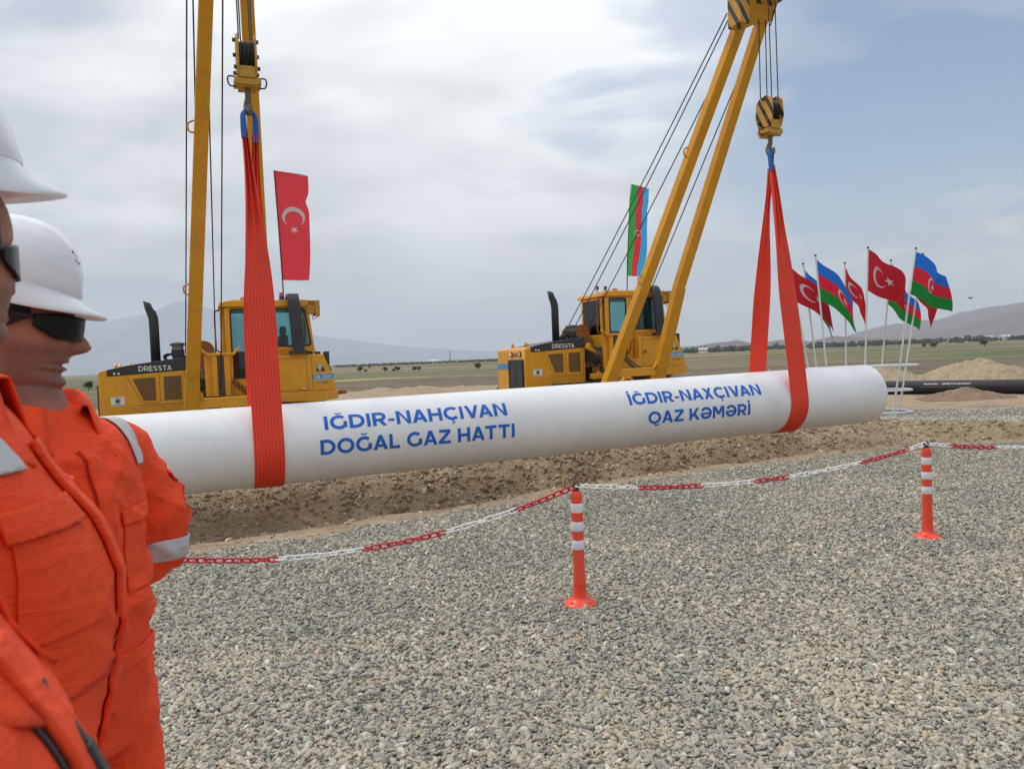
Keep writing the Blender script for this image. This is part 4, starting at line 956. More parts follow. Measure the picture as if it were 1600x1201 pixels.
    bm = BM(); prism(bm, [(2.10, 2.845), (2.12, 2.93), (2.28, 2.965), (3.72, 2.975), (3.93, 2.955), (3.93, 2.845)], y0-.04, y1+.04); box(bm, 2.35, 3.1, y0+.15, y1-.2, 2.97, 3.0); O('roof', bm, YEL, cabo, .012)
    bm = BM(); box(bm, 2.32, 3.68, y0+.06, y1-.06, 2.80, 2.842); O('headliner', bm, BLK, cabo, 0)
    bm = BM()
    for ya, yb in ((y0+.015, y0+.021), (y1-.03, y1-.024)):
        box(bm, xa-.005, xb+.005, ya, yb, 1.45, 2.81); prism(bm, [(xc-.005, 2.055), (xc-.005, 2.81), (3.71, 2.81), (3.80, 2.055)], ya, yb)
    box(bm, 2.16, 2.166, y0+.15, y1-.15, 1.94, 2.79); box(bm, 3.81, 3.815, y0+.08, y1-.08, 2.05, 2.77)
    O('glass', bm, GLASS, cabo, 0, None)
    bm = BM()
    for ya, yb in ((y0-.008, y0+.01),):
        ring_plate(bm, rrect(xa-.012, xb+.012, 1.44, 2.815, .07), rrect(xa+.018, xb-.018, 1.47, 2.785, .06), ya, yb)
        o_ = rrect(xc-.012, 3.79, 2.045, 2.815, .07); i_ = rrect(xc+.018, 3.755, 2.075, 2.785, .06)
        sk = lambda pr: [(x + (2.43-z)*.13*sst(3.2, 3.7, np.array([x])).item(), z) for x, z in pr]
        ring_plate(bm, sk(o_), sk(i_), ya, yb)
    O('window_seal', bm, RUB, cabo, 0)
    bm = BM(); box(bm, xa+.02, xa+.10, y0+.03, y0+.04, 1.47, 2.0); prism(bm, [(2.40, 1.47), (2.74, 1.47), (2.74, 1.98), (2.56, 1.98)], y0+.03, y0+.04); O('door_lower_panel', bm, BLK, cabo, 0)
    bm = BM(); box(bm, 2.62, 2.66, y0-.03, y0-.005, 1.85, 2.0); tube(bm, smooth_path([(2.78, y0-.02, 2.05), (2.82, y0-.05, 1.9), (2.82, y0-.05, 1.6), (2.78, y0-.02, 1.45)], 4), .012, 8); O('door_handle', bm, BLK, cabo, 0)
    bm = BM(); tube(bm, smooth_path([(2.12, y0+.16, 2.80), (2.06, y0+.12, 2.78), (2.03, y0+.1, 2.70), (2.03, y0+.1, 2.08), (2.06, y0+.12, 2.0), (2.14, y0+.16, 1.98)], 5), .016, 8); O('grab_rail', bm, AMB, cabo, 0)
    bm = BM(); tube(bm, smooth_path([(2.98, y0-.02, 1.90), (2.98, y0-.06, 1.98), (3.02, y0-.06, 2.0), (3.22, y0-.06, 2.0), (3.26, y0-.06, 1.98), (3.26, y0-.02, 1.90)], 4), .016, 8); O('hand_rail', bm, YEL, cabo, 0)
    bm = BM(); box(bm, 3.0, 3.06, y0-.03, y0-.009, 2.75, 2.82); beam(bm, (3.03, y0-.03, 2.78), (2.98, y0-.035, 2.30), .025, .012); O('wiper', bm, BLK, cabo, 0)
    # seat
    bm = BM(); box(bm, 2.85, 3.35, .62, 1.08, 1.36, 1.72); box(bm, 3.25, 3.42, .60, 1.10, 1.60, 2.30); box(bm, 3.28, 3.40, .72, .98, 2.30, 2.48); O('seat', bm, RUB, cabo, .04)
    bm = BM(); box(bm, 2.34, 2.6, .5, 1.15, 1.36, 1.98); O('dashboard', bm, BLK, cabo, .03)
    # black guard plate curving from roof to fender
    bm = BM(); path = [(.46, 3.00), (.34, 3.055), (.20, 3.07), (.09, 3.03), (.03, 2.92), (.0, 2.70), (-.02, 2.3), (-.03, 1.96)]
    pp = smooth_path([Vector((0, a_, b_)) for a_, b_ in path], 4); prev = None
    for i, p in enumerate(pp):
        d = (pp[min(i+1, len(pp)-1)]-pp[max(i-1, 0)]).normalized(); nr = Vector((0, -d.z, d.y))
        s = sst(2.9, 1.95, np.array([p.z])).item() if False else min(1, max(0, (2.95-p.z)/1.0)); xo = .05*s
        cur = [bm.verts.new((x+xo, p.y+nr.y*o_, p.z+nr.z*o_)) for x, o_ in ((3.38, -.03), (3.61, -.03), (3.61, .03), (3.38, .03))]
        if prev:
            for k in range(4): bm.faces.new((prev[k], prev[(k+1) % 4], cur[(k+1) % 4], cur[k]))
        else: bm.faces.new(cur)
        prev = cur
    bm.faces.new(prev[::-1]); box(bm, 3.36, 3.72, -.08, .06, 1.885, 1.955)
    O('roll_guard', bm, BLK, bevel=.01)
    # beacon, lamps, bracket
    bm = BM(); cyl(bm, (3.32, .5, 2.97), (3.32, .5, 3.04), .07, r2=.05); cyl(bm, (3.32, .5, 3.04), (3.32, .5, 3.07), .052); bc = O('beacon', bm, BLK, bevel=0)
    bm = BM(); cyl(bm, (3.32, .5, 3.07), (3.32, .5, 3.15), .050, r2=.044); O('beacon_dome', bm, mat('beacon_red', (.62, .06, .07), .3), bc, .006)
    bm = BM(); box(bm, 3.78, 3.93, .18, .5, 2.70, 2.955); box(bm, 3.93, 4.02, .15, .55, 2.66, 2.96); tube(bm, [(3.86, .2, 2.70), (3.88, .2, 2.58), (4.0, .2, 2.64), (4.02, .2, 2.72)], .012, 6); O('lamp_bracket', bm, YELW, bevel=.008)
    for x, y in (() if operator else ((2.10, .40), (2.33, .42))):
        bm = BM(); cyl(bm, (x, y, 2.95), (x, y, 3.02), .012, 8); box(bm, x-.045, x+.02, y-.05, y+.05, 3.02, 3.10); lp = O('roof_lamp', bm, BLK, bevel=.01)
        bm = BM(); box(bm, x-.05, x-.046, y-.04, y+.04, 3.03, 3.09); O('lens', bm, WHT, lp, 0)
    bm = BM(); box(bm, 2.52, 2.62, .35, .45, 2.97, 3.05); O('warning_lamp', bm, mat('orange_lamp', (.6, .25, .12), .4), bevel=.01)
    # ---- tracks
    for ya, yb in ((-1.18, -.62), (1.50, 2.06)):
        bm = BM(); r = .40; xs, xe = .35, 3.45; zc_ = r+.04; loop = []
        Lp = (xe-xs)*2+2*PI*r; npd = 44
        for i in range(npd):
            s = Lp*i/npd
            if s < xe-xs: p, an = (xs+s, zc_+r), 0
            elif s < xe-xs+PI*r: t = (s-(xe-xs))/r; p, an = (xe+r*math.sin(t), zc_+r*math.cos(t)), t
            elif s < 2*(xe-xs)+PI*r: p, an = (xe-(s-(xe-xs)-PI*r), zc_-r), PI
            else: t = (s-2*(xe-xs)-PI*r)/r; p, an = (xs-r*math.sin(t), zc_-r*math.cos(t)), PI+t
            d = Vector((math.cos(an), 0, -math.sin(an))); u = Vector((math.sin(an), 0, math.cos(an)))
            c = Vector((p[0], (ya+yb)/2, p[1]))
            beam(bm, c-d*.085, c+d*.085, yb-ya, .03, side=(0, 1, 0)); beam(bm, c-d*.012+u*.03, c+d*.012+u*.03, yb-ya-.01, .05, side=(0, 1, 0))
        tr = O('track', bm, STEEL, bevel=0, smooth=None)
        bm = BM(); box(bm, xs, xe, ya+.14, yb-.14, .2, .62); O('track_frame', bm, YEL, tr, .02)
        for x, rr in ((xs, .34), (xe, .35)): 
            bm = BM(); cyl(bm, (x, ya+.18, zc_), (x, yb-.18, zc_), rr, 24); O('track_wheel', bm, YEL, tr, 0)
        for k in range(6):
            bm = BM(); x = xs+.45+k*.44; cyl(bm, (x, ya+.10, .17), (x, yb-.10, .17), .11, 16); O('track_roller', bm, STEEL, tr, 0)
    bm = BM(); box(bm, .3, 3.6, -.62, 1.5, .30, .60); box(bm, .9, 2.9, -1.3, -.5, .62, .70); O('belly_frame', bm, BLK)
    # ---- boom: A-frame leaning out over the pipe; lower pivots beside the near track
    ytip, ztip, yf, zf = PN-15.5, 7.35-z0, -1.40, .62-0.0
    def bp(x, z): return Vector((x, yf+(ytip-yf)*(z-zf)/(ztip-zf), z))
    xl, xr = 1.20+shift, 2.42+shift; tl, tr_ = 1.80+shift, 2.16+shift
    xk = 2.20+shift
    bm = BM(); beam(bm, bp(xl-.03, .55), bp(xl+.06, 1.5), .25, .20, .22, .19, side=(1, 0, 0)); beam(bm, bp(xl+.06, 1.5), bp(tl, ztip-.05), .215, .18, .17, .16, side=(1, 0, 0))
    beam(bm, bp(xr+.04, .55), bp(xk+.02, 2.75), .26, .19, .22, .17, side=(1, 0, 0)) if shift < .2 else beam(bm, bp(xr+.1, .55), bp(xr-.04, 2.75), .22, .19, .20, .17, side=(1, 0, 0))
    beam(bm, bp((xk if shift < .2 else xr-.04)+.005, 2.72), bp(tr_, ztip-.05), .20, .165, .16, .155, side=(1, 0, 0))
    boom = O('boom', bm, YEL, bevel=.012)
    bm = BM(); beam(bm, bp(xl+.1, 1.08), bp(xr-.05, 1.08), .12, .17, side=(0, 1, 0)); O('cross_beam', bm, YEL, boom, .01)
    bm = BM()
    for (pa, pb, pc_) in (((xl+.06, 1.5), (xl+.30, 1.0), (xl+.02, .9)), ((xr-.05, 1.62), (xr-.22, 1.12), (xr+.02, 1.0))):
        q = [bp(*pa), bp(*pb), bp(*pc_)]; nr = (q[1]-q[0]).cross(q[2]-q[0]).normalized()*.03
        va = [bm.verts.new(v+nr) for v in q]; vb = [bm.verts.new(v-nr) for v in q]
        bm.faces.new(va); bm.faces.new(vb[::-1])
        for k in range(3): bm.faces.new((va[k], vb[k], vb[(k+1) % 3], va[(k+1) % 3]))
    O('gusset', bm, YEL, boom, 0)
    bm = BM(); beam(bm, (xl+.30, -1.36, .62), (xl+.55, -1.36, .98), .10, .08); beam(bm, (xl+.95, -1.36, .60), (xl+.62, -1.36, .98), .10, .08); beam(bm, (xl+.2, -1.34, .66), (xr+.2, -1.34, .66), .1, .1); O('pivot_frame', bm, YEL, boom)
    for x, z in ((1.62+shift-.13, 5.0), (xl+.10, 2.9)):
        bm = BM(); c = bp(x+.0, z); tube(bm, smooth_path([c+Vector((0, 0, -.09)), c+Vector((-.07, 0, -.07)), c+Vector((-.08, 0, .03)), c+Vector((0, 0, .08))], 4), .014, 7); O('pad_eye', bm, YELW, boom, 0)
    # boom head with sheave boxes
    bm = BM(); c = bp((tl+tr_)/2, ztip)
    q0 = [bp(tl-.12, ztip-.55), bp(tl-.10, ztip+.16), bp(tr_+.12, ztip+.16), bp(tr_+.12, ztip-.35), bp((tl+tr_)/2, ztip-.42)]
    dn = Vector((0, (ztip-zf), -(ytip-yf))).normalized()*.10
    va = [bm.verts.new(v+dn) for v in q0]; vb = [bm.verts.new(v-dn) for v in q0]; bm.faces.new(va); bm.faces.new(vb[::-1])
    for k in range(5): bm.faces.new((va[k], vb[k], vb[(k+1) % 5], va[(k+1) % 5]))
    head = O('boom_head', bm, YEL, boom, .01)
    bm = BM(); c = bp(tl-.20, ztip-.18); cv = c+Vector((0, .05, 0)); box(bm, c.x-.09, c.x+.09, c.y-.16, c.y+.16, c.z-.40, c.z+.22); sb = O('sheave_box', bm, HAZ, boom, .01)
    hx = (hook_a-a0)
    bm = BM(); box(bm, hx-.20, hx+.17, ytip-.18, ytip+.20, ztip-.22, ztip+.2); box(bm, tr_, hx, ytip-.08, ytip+.12, ztip-.02, ztip+.16); box(bm, hx+.17, hx+.30, ytip-.1, ytip+.12, ztip-.08, ztip+.2); ub = O('upper_block', bm, HAZ, boom, .01)
    # ropes: winch to boom head, and the falls down to the hook block
    def rope(p, q, r=.011, sag=.0):
        bm = BM(); p, q = Vector(p), Vector(q)
        tube(bm, [p.lerp(q, i/12)+Vector((0, 0, -sag*4*(i/12)*(1-i/12))) for i in range(13)], r, 7); O('rope', bm, CABLE, boom, 0)
    hd = bp(tl-.20, ztip-.30)
    rope((1.46, 1.0, 1.98), hd+Vector((-.07, .12, 0)), sag=.05); rope((1.74, 1.0, 2.12), hd+Vector((-.02, .12, -.05)), sag=.05); rope((2.02, 1.0, 1.96), hd+Vector((.12, .1, -.30)), sag=.06)
    rope((2.06, -.30, 1.2), bp(tl+.14, ztip-.35), sag=.0) if shift > .2 else rope((2.60, .02, 1.55), bp(tr_+.02, ztip-.30))
    for x, y in ((-.085, -.14), (-.045, .14), (.045, -.14), (.09, .14)):
        rope((hx+x, ytip+y, ztip-.2), (hx+x*1.0, ytip+y*1.1, 5.56-z0), .009)
    rope((hx+.24, ytip, ztip-.1), (hx+.15, ytip+.1, ztip-.5), .012)
    return root
sideboom(-1.82, -.03, .35, .648, 'left yellow sideboom tractor seen from its side, partly hidden by the wide red sling', True)
sideboom(6.60, .12, 0, 8.667, 'right yellow sideboom tractor turned to show its black radiator grille', False)
hook_block(.648, 'yellow hook block hanging above the left sling', False)
hook_block(8.667, 'black striped yellow hook block hanging above the right sling against open sky', True)

# ------------------------------------------------------------------ flags
FR = mat('x', (1, 1, 1)); 
def cloth_mat(name, col, transl=.35):
    m = bpy.data.materials.new(name); m.use_nodes = True; t = m.node_tree; b = t.nodes['Principled BSDF']; b.inputs['Base Color'].default_value = (*col, 1); b.inputs['Roughness'].default_value = .8
    tr = N(t, 'ShaderNodeBsdfTranslucent'); tr.inputs[0].default_value = (*[min(1, c*1.2) for c in col], 1); mx = N(t, 'ShaderNodeMixShader'); mx.inputs[0].default_value = transl
    o = t.nodes['Material Output']; t.links.new(b.outputs[0], mx.inputs[1]); t.links.new(tr.outputs[0], mx.inputs[2]); t.links.new(mx.outputs[0], o.inputs[0])
    tc = N(t, 'ShaderNodeTexCoord'); w = N(t, 'ShaderNodeTexNoise', inp={'Scale': 400.0}); t.links.new(tc.outputs['Object'], w.inputs['Vector'])
    bp_ = N(t, 'ShaderNodeBump', inp={'Strength': .2, 'Distance': .002}); t.links.new(w.outputs[0], bp_.inputs['Height']); t.links.new(bp_.outputs[0], b.inputs['Normal'])
    return m
CRED = cloth_mat('flag_red', (.46, .008, .02)); CGRN = cloth_mat('flag_green', (.004, .22, .03)); CBLU = cloth_mat('flag_blue', (.012, .15, .62)); CWHT = cloth_mat('flag_white', (.80, .80, .80))
BRED = cloth_mat('banner_red', (.66, .05, .07), .45); BGRN = cloth_mat('banner_green', (.04, .38, .08), .5); BBLU = cloth_mat('banner_blue', (.05, .40, .80), .5)
AZB, AZR, AZG = CBLU, cloth_mat('flag_red_bright', (.62, .012, .04)), CGRN
def star_poly(cx, cy, R, r, n, rot=0):
    return [(cx+(R if i % 2 == 0 else r)*math.cos(rot+PI*i/n), cy+(R if i % 2 == 0 else r)*math.sin(rot+PI*i/n)) for i in range(2*n)]
def crescent_tris(cx, cy, R, dx, r, n=40):
    """crescent opening towards +x: outer circle minus inner circle shifted dx"""
    xi = (R*R-r*r+dx*dx)/(2*dx); yi = math.sqrt(max(0, R*R-xi*xi)); ao = math.atan2(yi, xi); ai = math.atan2(yi, xi-dx)
    out = [(cx+R*math.cos(ao+(2*PI-2*ao)*i/n), cy+R*math.sin(ao+(2*PI-2*ao)*i/n)) for i in range(n+1)]
    inn = [(cx+dx+r*math.cos(ai+(2*PI-2*ai)*i/n), cy+r*math.sin(ai+(2*PI-2*ai)*i/n)) for i in range(n+1)]
    return [(out[i], out[i+1], inn[i+1], inn[i]) for i in range(n)]
def emblem_polys(kind):
    """in flag units: height 1, length 1.5, origin at lower hoist"""
    if kind == 'tr':
        F = crescent_tris(.5, .5, .25, .0625, .2)
        s = star_poly(.5+.0625+.265, .5, .125, .048, 5, PI); c = (.5+.0625+.265, .5)
    else:
        F = crescent_tris(.84, .5, .165, .035, .136); s = star_poly(.935, .5, .078, .045, 8, PI); c = (.935, .5)
    F += [(c, s[i], s[(i+1) % len(s)]) for i in range(len(s))]
    return F
def flag_cloth(parent, fn, kind, mats, stripes_along='v', nu=44, nv_=30, length=1.5):
    bm = BM(); G = [[bm.verts.new(fn(i/nu*length, j/nv_)) for j in range(nv_+1)] for i in range(nu+1)]
    for i in range(nu):
        for j in range(nv_):
            f = bm.faces.new((G[i][j], G[i+1][j], G[i+1][j+1], G[i][j+1]))
            f.material_index = 0 if len(mats) == 1 else min(2, int(j/nv_*3+1e-6))
    cl = obj('cloth', bm, mats, parent, smooth=180)
    bm = BM()
    def dense(poly):
        if len(poly) == 4 or len(poly) == 3: return [poly]
    for sgn in (-1, 1):
        for poly in emblem_polys(kind):
            vs = []
            for (u, v) in poly:
                if kind == 'az': u = .93+(u-.88)*1.3
                e = 1e-3; p = fn(u, v); nu_ = (fn(u+e, v)-p).cross(fn(u, v+e)-p).normalized(); vs.append(bm.verts.new(p+nu_*.004*sgn))
            bm.faces.new(vs)
    em = obj('emblem', bm, CWHT, cl, smooth=None); return cl
def waving(top, down, hoist, fly, nrm, seed, length, amp=.10, curl=0.0, gather=.0):
    """returns fn(u,v): u 0..1.5 along the fly, v 0 bottom..1 top. fly = (dir3) of the cloth, drooping more with u"""
    top = Vector(top); down = Vector(down).normalized(); fly = Vector(fly).normalized(); nrm = Vector(nrm).normalized(); rs = random.Random(seed); ph = rs.random()*6
    def fn(u, v):
        s = u/1.5; p = top + down*hoist*(1-v)
        q = p + fly*length*s*(1-.10*s*v) + Vector((0, 0, -1))*curl*s*s*(.35+.65*v)
        q = q + nrm*(amp*s**.8*math.sin(5.5*s+1.8*(1-v)+ph) + amp*.45*s*math.sin(11*s-2.5*v+ph*2)) + down*(.03*s*math.sin(7*s+ph))
        q = q - down*gather*s*(.5-v)
        return q
    return fn
TRm, AZm = [CRED], [AZG, AZR, AZB]
STY = 17.0
def pole_flag(ptop, prail, pbot, Y, kind, fy0, hoist, fx, fdrop, fdepth, label, seed, curl=.25, amp=.10, gather=0.0, group=True):
    """ptop/pbot: (x, z) of the pole at depth Y"""
    top = Vector((ptop[0], Y, ptop[1])); bot = Vector((pbot[0], Y, pbot[1])); d = (bot-top).normalized()
    name = 'flag'
    root = empty(name, bot, 0, label, 'flag', 'flags standing in the white flag rack')
    Li = Matrix.Translation(-bot)
    bm = BM(); tube(bm, [bot-bot, top-bot], .020, 12); obj('pole', bm, POLE, root)
    bm = BM(); bmesh.ops.create_uvsphere(bm, u_segments=10, v_segments=8, radius=.028, matrix=Matrix.Translation(top-bot)); obj('finial', bm, STEEL, root)
    f0 = top + d*fy0 - bot
    fly = Vector((fx, fdepth, -fdrop)); L = fly.length
    fn = waving(f0, d, hoist, fly, fly.cross(d), seed, L, amp, curl, gather)
    flag_cloth(root, fn, kind, TRm if kind == 'tr' else AZm)
    return root
def at(px, py, Y):
    d = fw + rt*((px-800)/1180) - up*((py-600.5)/1180); t = Y/d.y; return d.x*t, 1.62+d.z*t
# (kind, depth, top px, rail px, hoist start and end y px, fly dx px, drop px, depth m)
SPEC = [('tr', 17.9, (1233, 408), (1266, 573), 417, 471, 66, 60, .75, .12, 'leftmost flag of the rack, red with white crescent, nearest the sling'),
        ('az', 18.3, (1255, 412), (1278, 573), 419, 478, 45, 66, .55, .15, 'blue, red and green flag half hidden behind the leftmost red flag'),
        ('az', 17.0, (1274, 399), (1293, 573), 404, 468, 66, 66, .8, .10, 'front blue, red and green flag left of centre in the rack'),
        ('tr', 18.3, (1320, 411), (1322, 573), 416, 458, 36, 66, .75, .10, 'narrow folded red flag behind, between the front left and tall red flags'),
        ('tr', 16.9, (1356, 387), (1351, 573), 389, 453, 62, 44, .9, .12, 'tall red flag with a large clear white crescent and star'),
        ('az', 18.3, (1392, 407), (1376, 573), 412, 474, 44, 60, .8, .12, 'flag mostly hidden behind the tall red flag, green edge showing below'),
        ('az', 16.7, (1431, 388), (1402, 573), 393, 459, 58, 38, .9, .15, 'rightmost front flag of blue, red and green with clear crescent and star'),
        ('tr', 17.5, (1442, 397), (1412, 573), 402, 462, 26, 66, .7, .10, 'red flag hidden behind the rightmost flag, its tip showing below')]
rails = {'up': [], 'mid': [], 'low': []}
for k, (kind, Y, tp, rl, h0, h1, fx, fd, fdep, cu, lb) in enumerate(SPEC):
    tx, tz = at(*tp, Y); rx_, rz_ = at(*rl, Y)
    s = (0.03-rz_)/(rz_-tz); bx_, bz_ = rx_+(rx_-tx)*s*.62, .03
    k0 = Y/1180
    # hoist start distance along the pole
    ln = math.hypot(tx-rx_, tz-rz_); f0 = ln*(h0-tp[1])/(rl[1]-tp[1]); ho = ln*(h1-h0)/(rl[1]-tp[1])
    pole_flag((tx, tz), None, (bx_, bz_), Y, kind, f0, ho, fx*k0 + tx/Y*fdep*.8, fd*k0*.62, fdep*.8, lb, 100+k*7, curl=fd*k0*.45, amp=.11, gather=.0)
    for nm, zz in (('up', 1.08), ('mid', .52), ('low', .03)):
        t = (zz-tz)/(bz_-tz); rails[nm].append((tx+(bx_-tx)*t, Y, zz))
rack = empty('flag_rack', (7.5, 17.4, 0), 0, 'white tubular rack standing on the gravel and holding eight flag poles', 'flag rack')
for nm, pad, r in (('up', .16, .026), ('mid', .10, .024), ('low', .12, .028)):
    xs = [p[0] for p in rails[nm]]; zz = rails[nm][0][2]; x0_, x1_ = min(xs)-pad, max(xs)+pad; cxm = (x0_+x1_)/2; cyy = 17.35; ry_ = .42 if nm != 'low' else .6
    pts = []
    for i in range(64):
        t = 2*PI*i/64; c_, s_ = math.cos(t), math.sin(t)
        pts.append((cxm-7.5+(x1_-x0_)/2*math.copysign(abs(c_)**.6, c_), math.copysign(abs(s_)**.7, s_)*ry_ , zz))
    bm = BM(); tube(bm, pts, r, 8, closed=True); obj('hoop', bm, POLE, rack)
bm = BM()
for x in (-.9, -.3, .3): tube(bm, [(x, -.72, .03), (x*1.5, -.66, 1.08)], .02, 8); tube(bm, [(x, .72, .03), (x*1.5, .66, 1.08)], .02, 8)
obj('upright', bm, POLE, rack)

def banner(a0, z0, kind, label, lean):
    """tall narrow banner with a short top rod, on a whip pole fixed to the cab roof"""
    b0 = (3.36, .5, 2.98) if kind == 'tr' else (2.98, .5, 2.98)
    root = empty('banner_flag', W(a0+b0[0], 15.5+b0[1], z0+b0[2]), math.radians(22), label, 'banner', 'tall banner flags on the cab roofs')
    H, w = (2.62, .68) if kind == 'tr' else (2.60, .56)
    bend = lambda z: lean*(z/H)**1.3
    bm = BM(); tube(bm, [(bend(H*i/10), 0, H*i/10) for i in range(11)], [.014-.0008*i for i in range(11)], 8); obj('pole', bm, BLK, root)
    dr = -.10 if kind == 'tr' else -.14
    bm = BM(); tube(bm, [(bend(H), 0, H), (bend(H)+w*.97, .05, H+dr*.55)], .008, 6); obj('top_rod', bm, SKYL, root)
    h0, h1 = (.42, H-.01) if kind == 'tr' else (.38, H-.01)
    wtop, wbot = w, w*(.78 if kind == 'tr' else .80)
    def fn(u, v):      # u along width 0..1, v bottom..top
        z = h0+(h1-h0)*v; ww = wbot+(wtop-wbot)*v**.8
        ww *= 1-.10*math.exp(-((v-.74)/.06)**2)*(1 if kind == 'tr' else .5)
        return Vector((bend(z)+ww*u, .045*math.sin(u*3.1+v*5)*(.4+u)+.025*math.sin(v*11+u*2), z + (h1-h0)*0 + dr*.55*u*v**3))
    mats = [BRED] if kind == 'tr' else [BGRN, BRED, BBLU]
    nu_, nv2 = 24, 60; bm = BM(); G = [[bm.verts.new(fn(i/nu_, j/nv2)) for j in range(nv2+1)] for i in range(nu_+1)]
    for i in range(nu_):
        for j in range(nv2):
            f = bm.faces.new((G[i][j], G[i+1][j], G[i+1][j+1], G[i][j+1])); f.material_index = 0 if len(mats) == 1 else min(2, int(i/nu_*3+1e-6))
    cl = obj('cloth', bm, mats, root, smooth=180)
    if kind == 'tr': tagp = BM(); tube(tagp, [fn(.0, v/20)+Vector((.012, -.004, 0)) for v in range(21)], .010, 6); obj('hem', tagp, mat('hem_red', (.30, .01, .03), .8), cl)
    bm = BM(); Ht = h1-h0; ww0 = w*.86
    polys = []
    if kind == 'tr':
        for p in crescent_tris(0, 0, .208, .052, .166): polys.append(p)
        s = star_poly(.27, 0, .085, .033, 5, 0); polys += [((.27, 0), s[i], s[(i+1) % 10]) for i in range(10)]; cv, cu_ = .585, .50
    else:
        for p in crescent_tris(0, 0, .085, .018, .070): polys.append(p)
        s = star_poly(.05, 0, .034, .022, 8, 0); polys += [((.05, 0), s[i], s[(i+1) % 16]) for i in range(16)]; cv, cu_ = .47, .50
    for sg in (-1, 1):
        for p in polys:
            vs = []
            for (x, y) in p:
                u = cu_ + y/ww0; v = cv - x/Ht; q = fn(u, v); e = 1e-3; nn_ = (fn(u+e, v)-q).cross(fn(u, v+e)-q).normalized(); vs.append(bm.verts.new(q+nn_*.004*sg))
            bm.faces.new(vs)
    obj('emblem', bm, CWHT, cl, smooth=None)
banner(-1.82, -.03, 'tr', 'tall red banner with white crescent and star on the left cab', -.07)
banner(6.60, .12, 'az', 'tall green, red and blue banner behind the ropes on the right cab', .20)

# ------------------------------------------------------------------ black pipe string
bp0 = Vector((14.46, 21.32, 0)); bp1 = Vector((12.18, 23.0, 0)); dbp = (bp1-bp0).normalized()
q0 = bp0 - dbp*7; q1 = bp1 + dbp*5.0
root = empty('steel_pipe', q0, 0, 'black coated steel pipe lying on the ground right of the white pipe', 'pipe')
dv = q1-q0; ang = math.atan2(dv.y, dv.x)
zc = .215
bm = BM(); rr = .205; pts = [(0, 0, zc), (dv.x, dv.y, zc)]; tube(bm, [Vector(pts[0]).lerp(Vector(pts[1]), i/14) for i in range(15)], rr, 40, caps=False); sh_ = obj('shell', bm, PBLK, root, smooth=180); sh_.modifiers.new('wall', 'SOLIDIFY').thickness = .012
# stencilled print on the side facing the viewer
side = Vector((dv.y, -dv.x, 0)).normalized()
if side.y > 0: side = -side
rd = side.cross(Vector((0, 0, 1)))   # reading direction
rd = Vector((-side.y, side.x, 0)); 
for body, hgt, th, wdt in (('NUKSEL - ZMETROMONT', .05, 24, 1.22), ('________ ___ ______ _____', .02, 2, 1.40)):
    bm, w = text_mesh(body, hgt, .02); bmesh.ops.scale(bm, vec=(wdt/w, 1, 1), verts=bm.verts[:]); thicken(bm, (0, 0, .002))
    base = bp1.lerp(bp0, .12)+rd*.0
    cpos = base - q0 + rd*(.62)
    for v in bm.verts:
        tt_ = math.radians(th)+v.co.y/rr; r_ = rr+.001+v.co.z
        v.co = cpos + rd*v.co.x + side*r_*math.cos(tt_) + Vector((0, 0, zc+r_*math.sin(tt_)))
    obj('lettering', bm, WHT, root, smooth=None)

# ------------------------------------------------------------------ bollards and chain
def bollard(x, y, label, tilt=0):
    root = empty('bollard', (x, y, gz1(x, y)), 0, label, 'bollard', 'red and white flexible bollards carrying the chain'); root.rotation_euler = (0, tilt, random.uniform(-.5, .5))
    prof = [(.0, .0), (.105, .0), (.108, .008), (.098, .02), (.075, .030), (.052, .042), (.044, .06), (.042, .10)]
    for k in range(8): z = .10+k*.022; prof += [(.042-.0005*k, z), (.0395-.0005*k, z+.011)]
    prof += [(.038, .29), (.0375, .66), (.0375, .70), (.036, .715), (.030, .735), (.027, .742), (0, .745)]
    bm = BM(); sg = 36; rg = []
    for r, z in prof:
        rg.append([bm.verts.new(((r if r > 0 else 1e-4)*math.cos(2*PI*i/sg), (r if r > 0 else 1e-4)*math.sin(2*PI*i/sg), z)) for i in range(sg)])
    for a_, b_ in zip(rg, rg[1:]):
        for i in range(sg): bm.faces.new((a_[i], a_[(i+1) % sg], b_[(i+1) % sg], b_[i]))
    obj('post', bm, BOLR, root, smooth=50)
    for z in (.605, .485, .365):
        bm = BM(); sgm = 36
        r1 = [[bm.verts.new((r*math.cos(2*PI*i/sgm), r*math.sin(2*PI*i/sgm), zz)) for i in range(sgm)] for r, zz in ((.0378, z), (.0395, z+.003), (.0395, z+.057), (.0378, z+.060))]
        for a_, b_ in zip(r1, r1[1:]):
            for i in range(sgm): bm.faces.new((a_[i], a_[(i+1) % sgm], b_[(i+1) % sgm], b_[i]))
        obj('reflective_band', bm, BOLW, root)
    bm = BM()
    for k in range(4):
        t = PI/4+k*PI/2; cyl(bm, (.082*math.cos(t), .082*math.sin(t), .018), (.082*math.cos(t), .082*math.sin(t), .033), .012, 8)
    obj('bolt', bm, BOLR, root)
    bm = BM(); cyl(bm, (0, 0, .74), (0, 0, .765), .020, 14); tube(bm, [(.02*math.cos(t), 0, .775+.02*math.sin(t)) for t in [i*PI/4 for i in range(8)]], .006, 6, closed=True); obj('cap_ring', bm, BLK, root)
    return root
B0, B1, B2, B3 = (-3.2, 4.35), (.388, 4.863), (3.369, 6.16), (6.25, 7.15)
bollard(*B1, 'nearer red and white bollard in the middle of the view'); bollard(*B2, 'farther red and white bollard at the right, near the trench edge')
bollard(*B0, 'bollard hidden behind the men at the far left end of the chain'); bollard(*B3, 'bollard just beyond the right edge of the view')
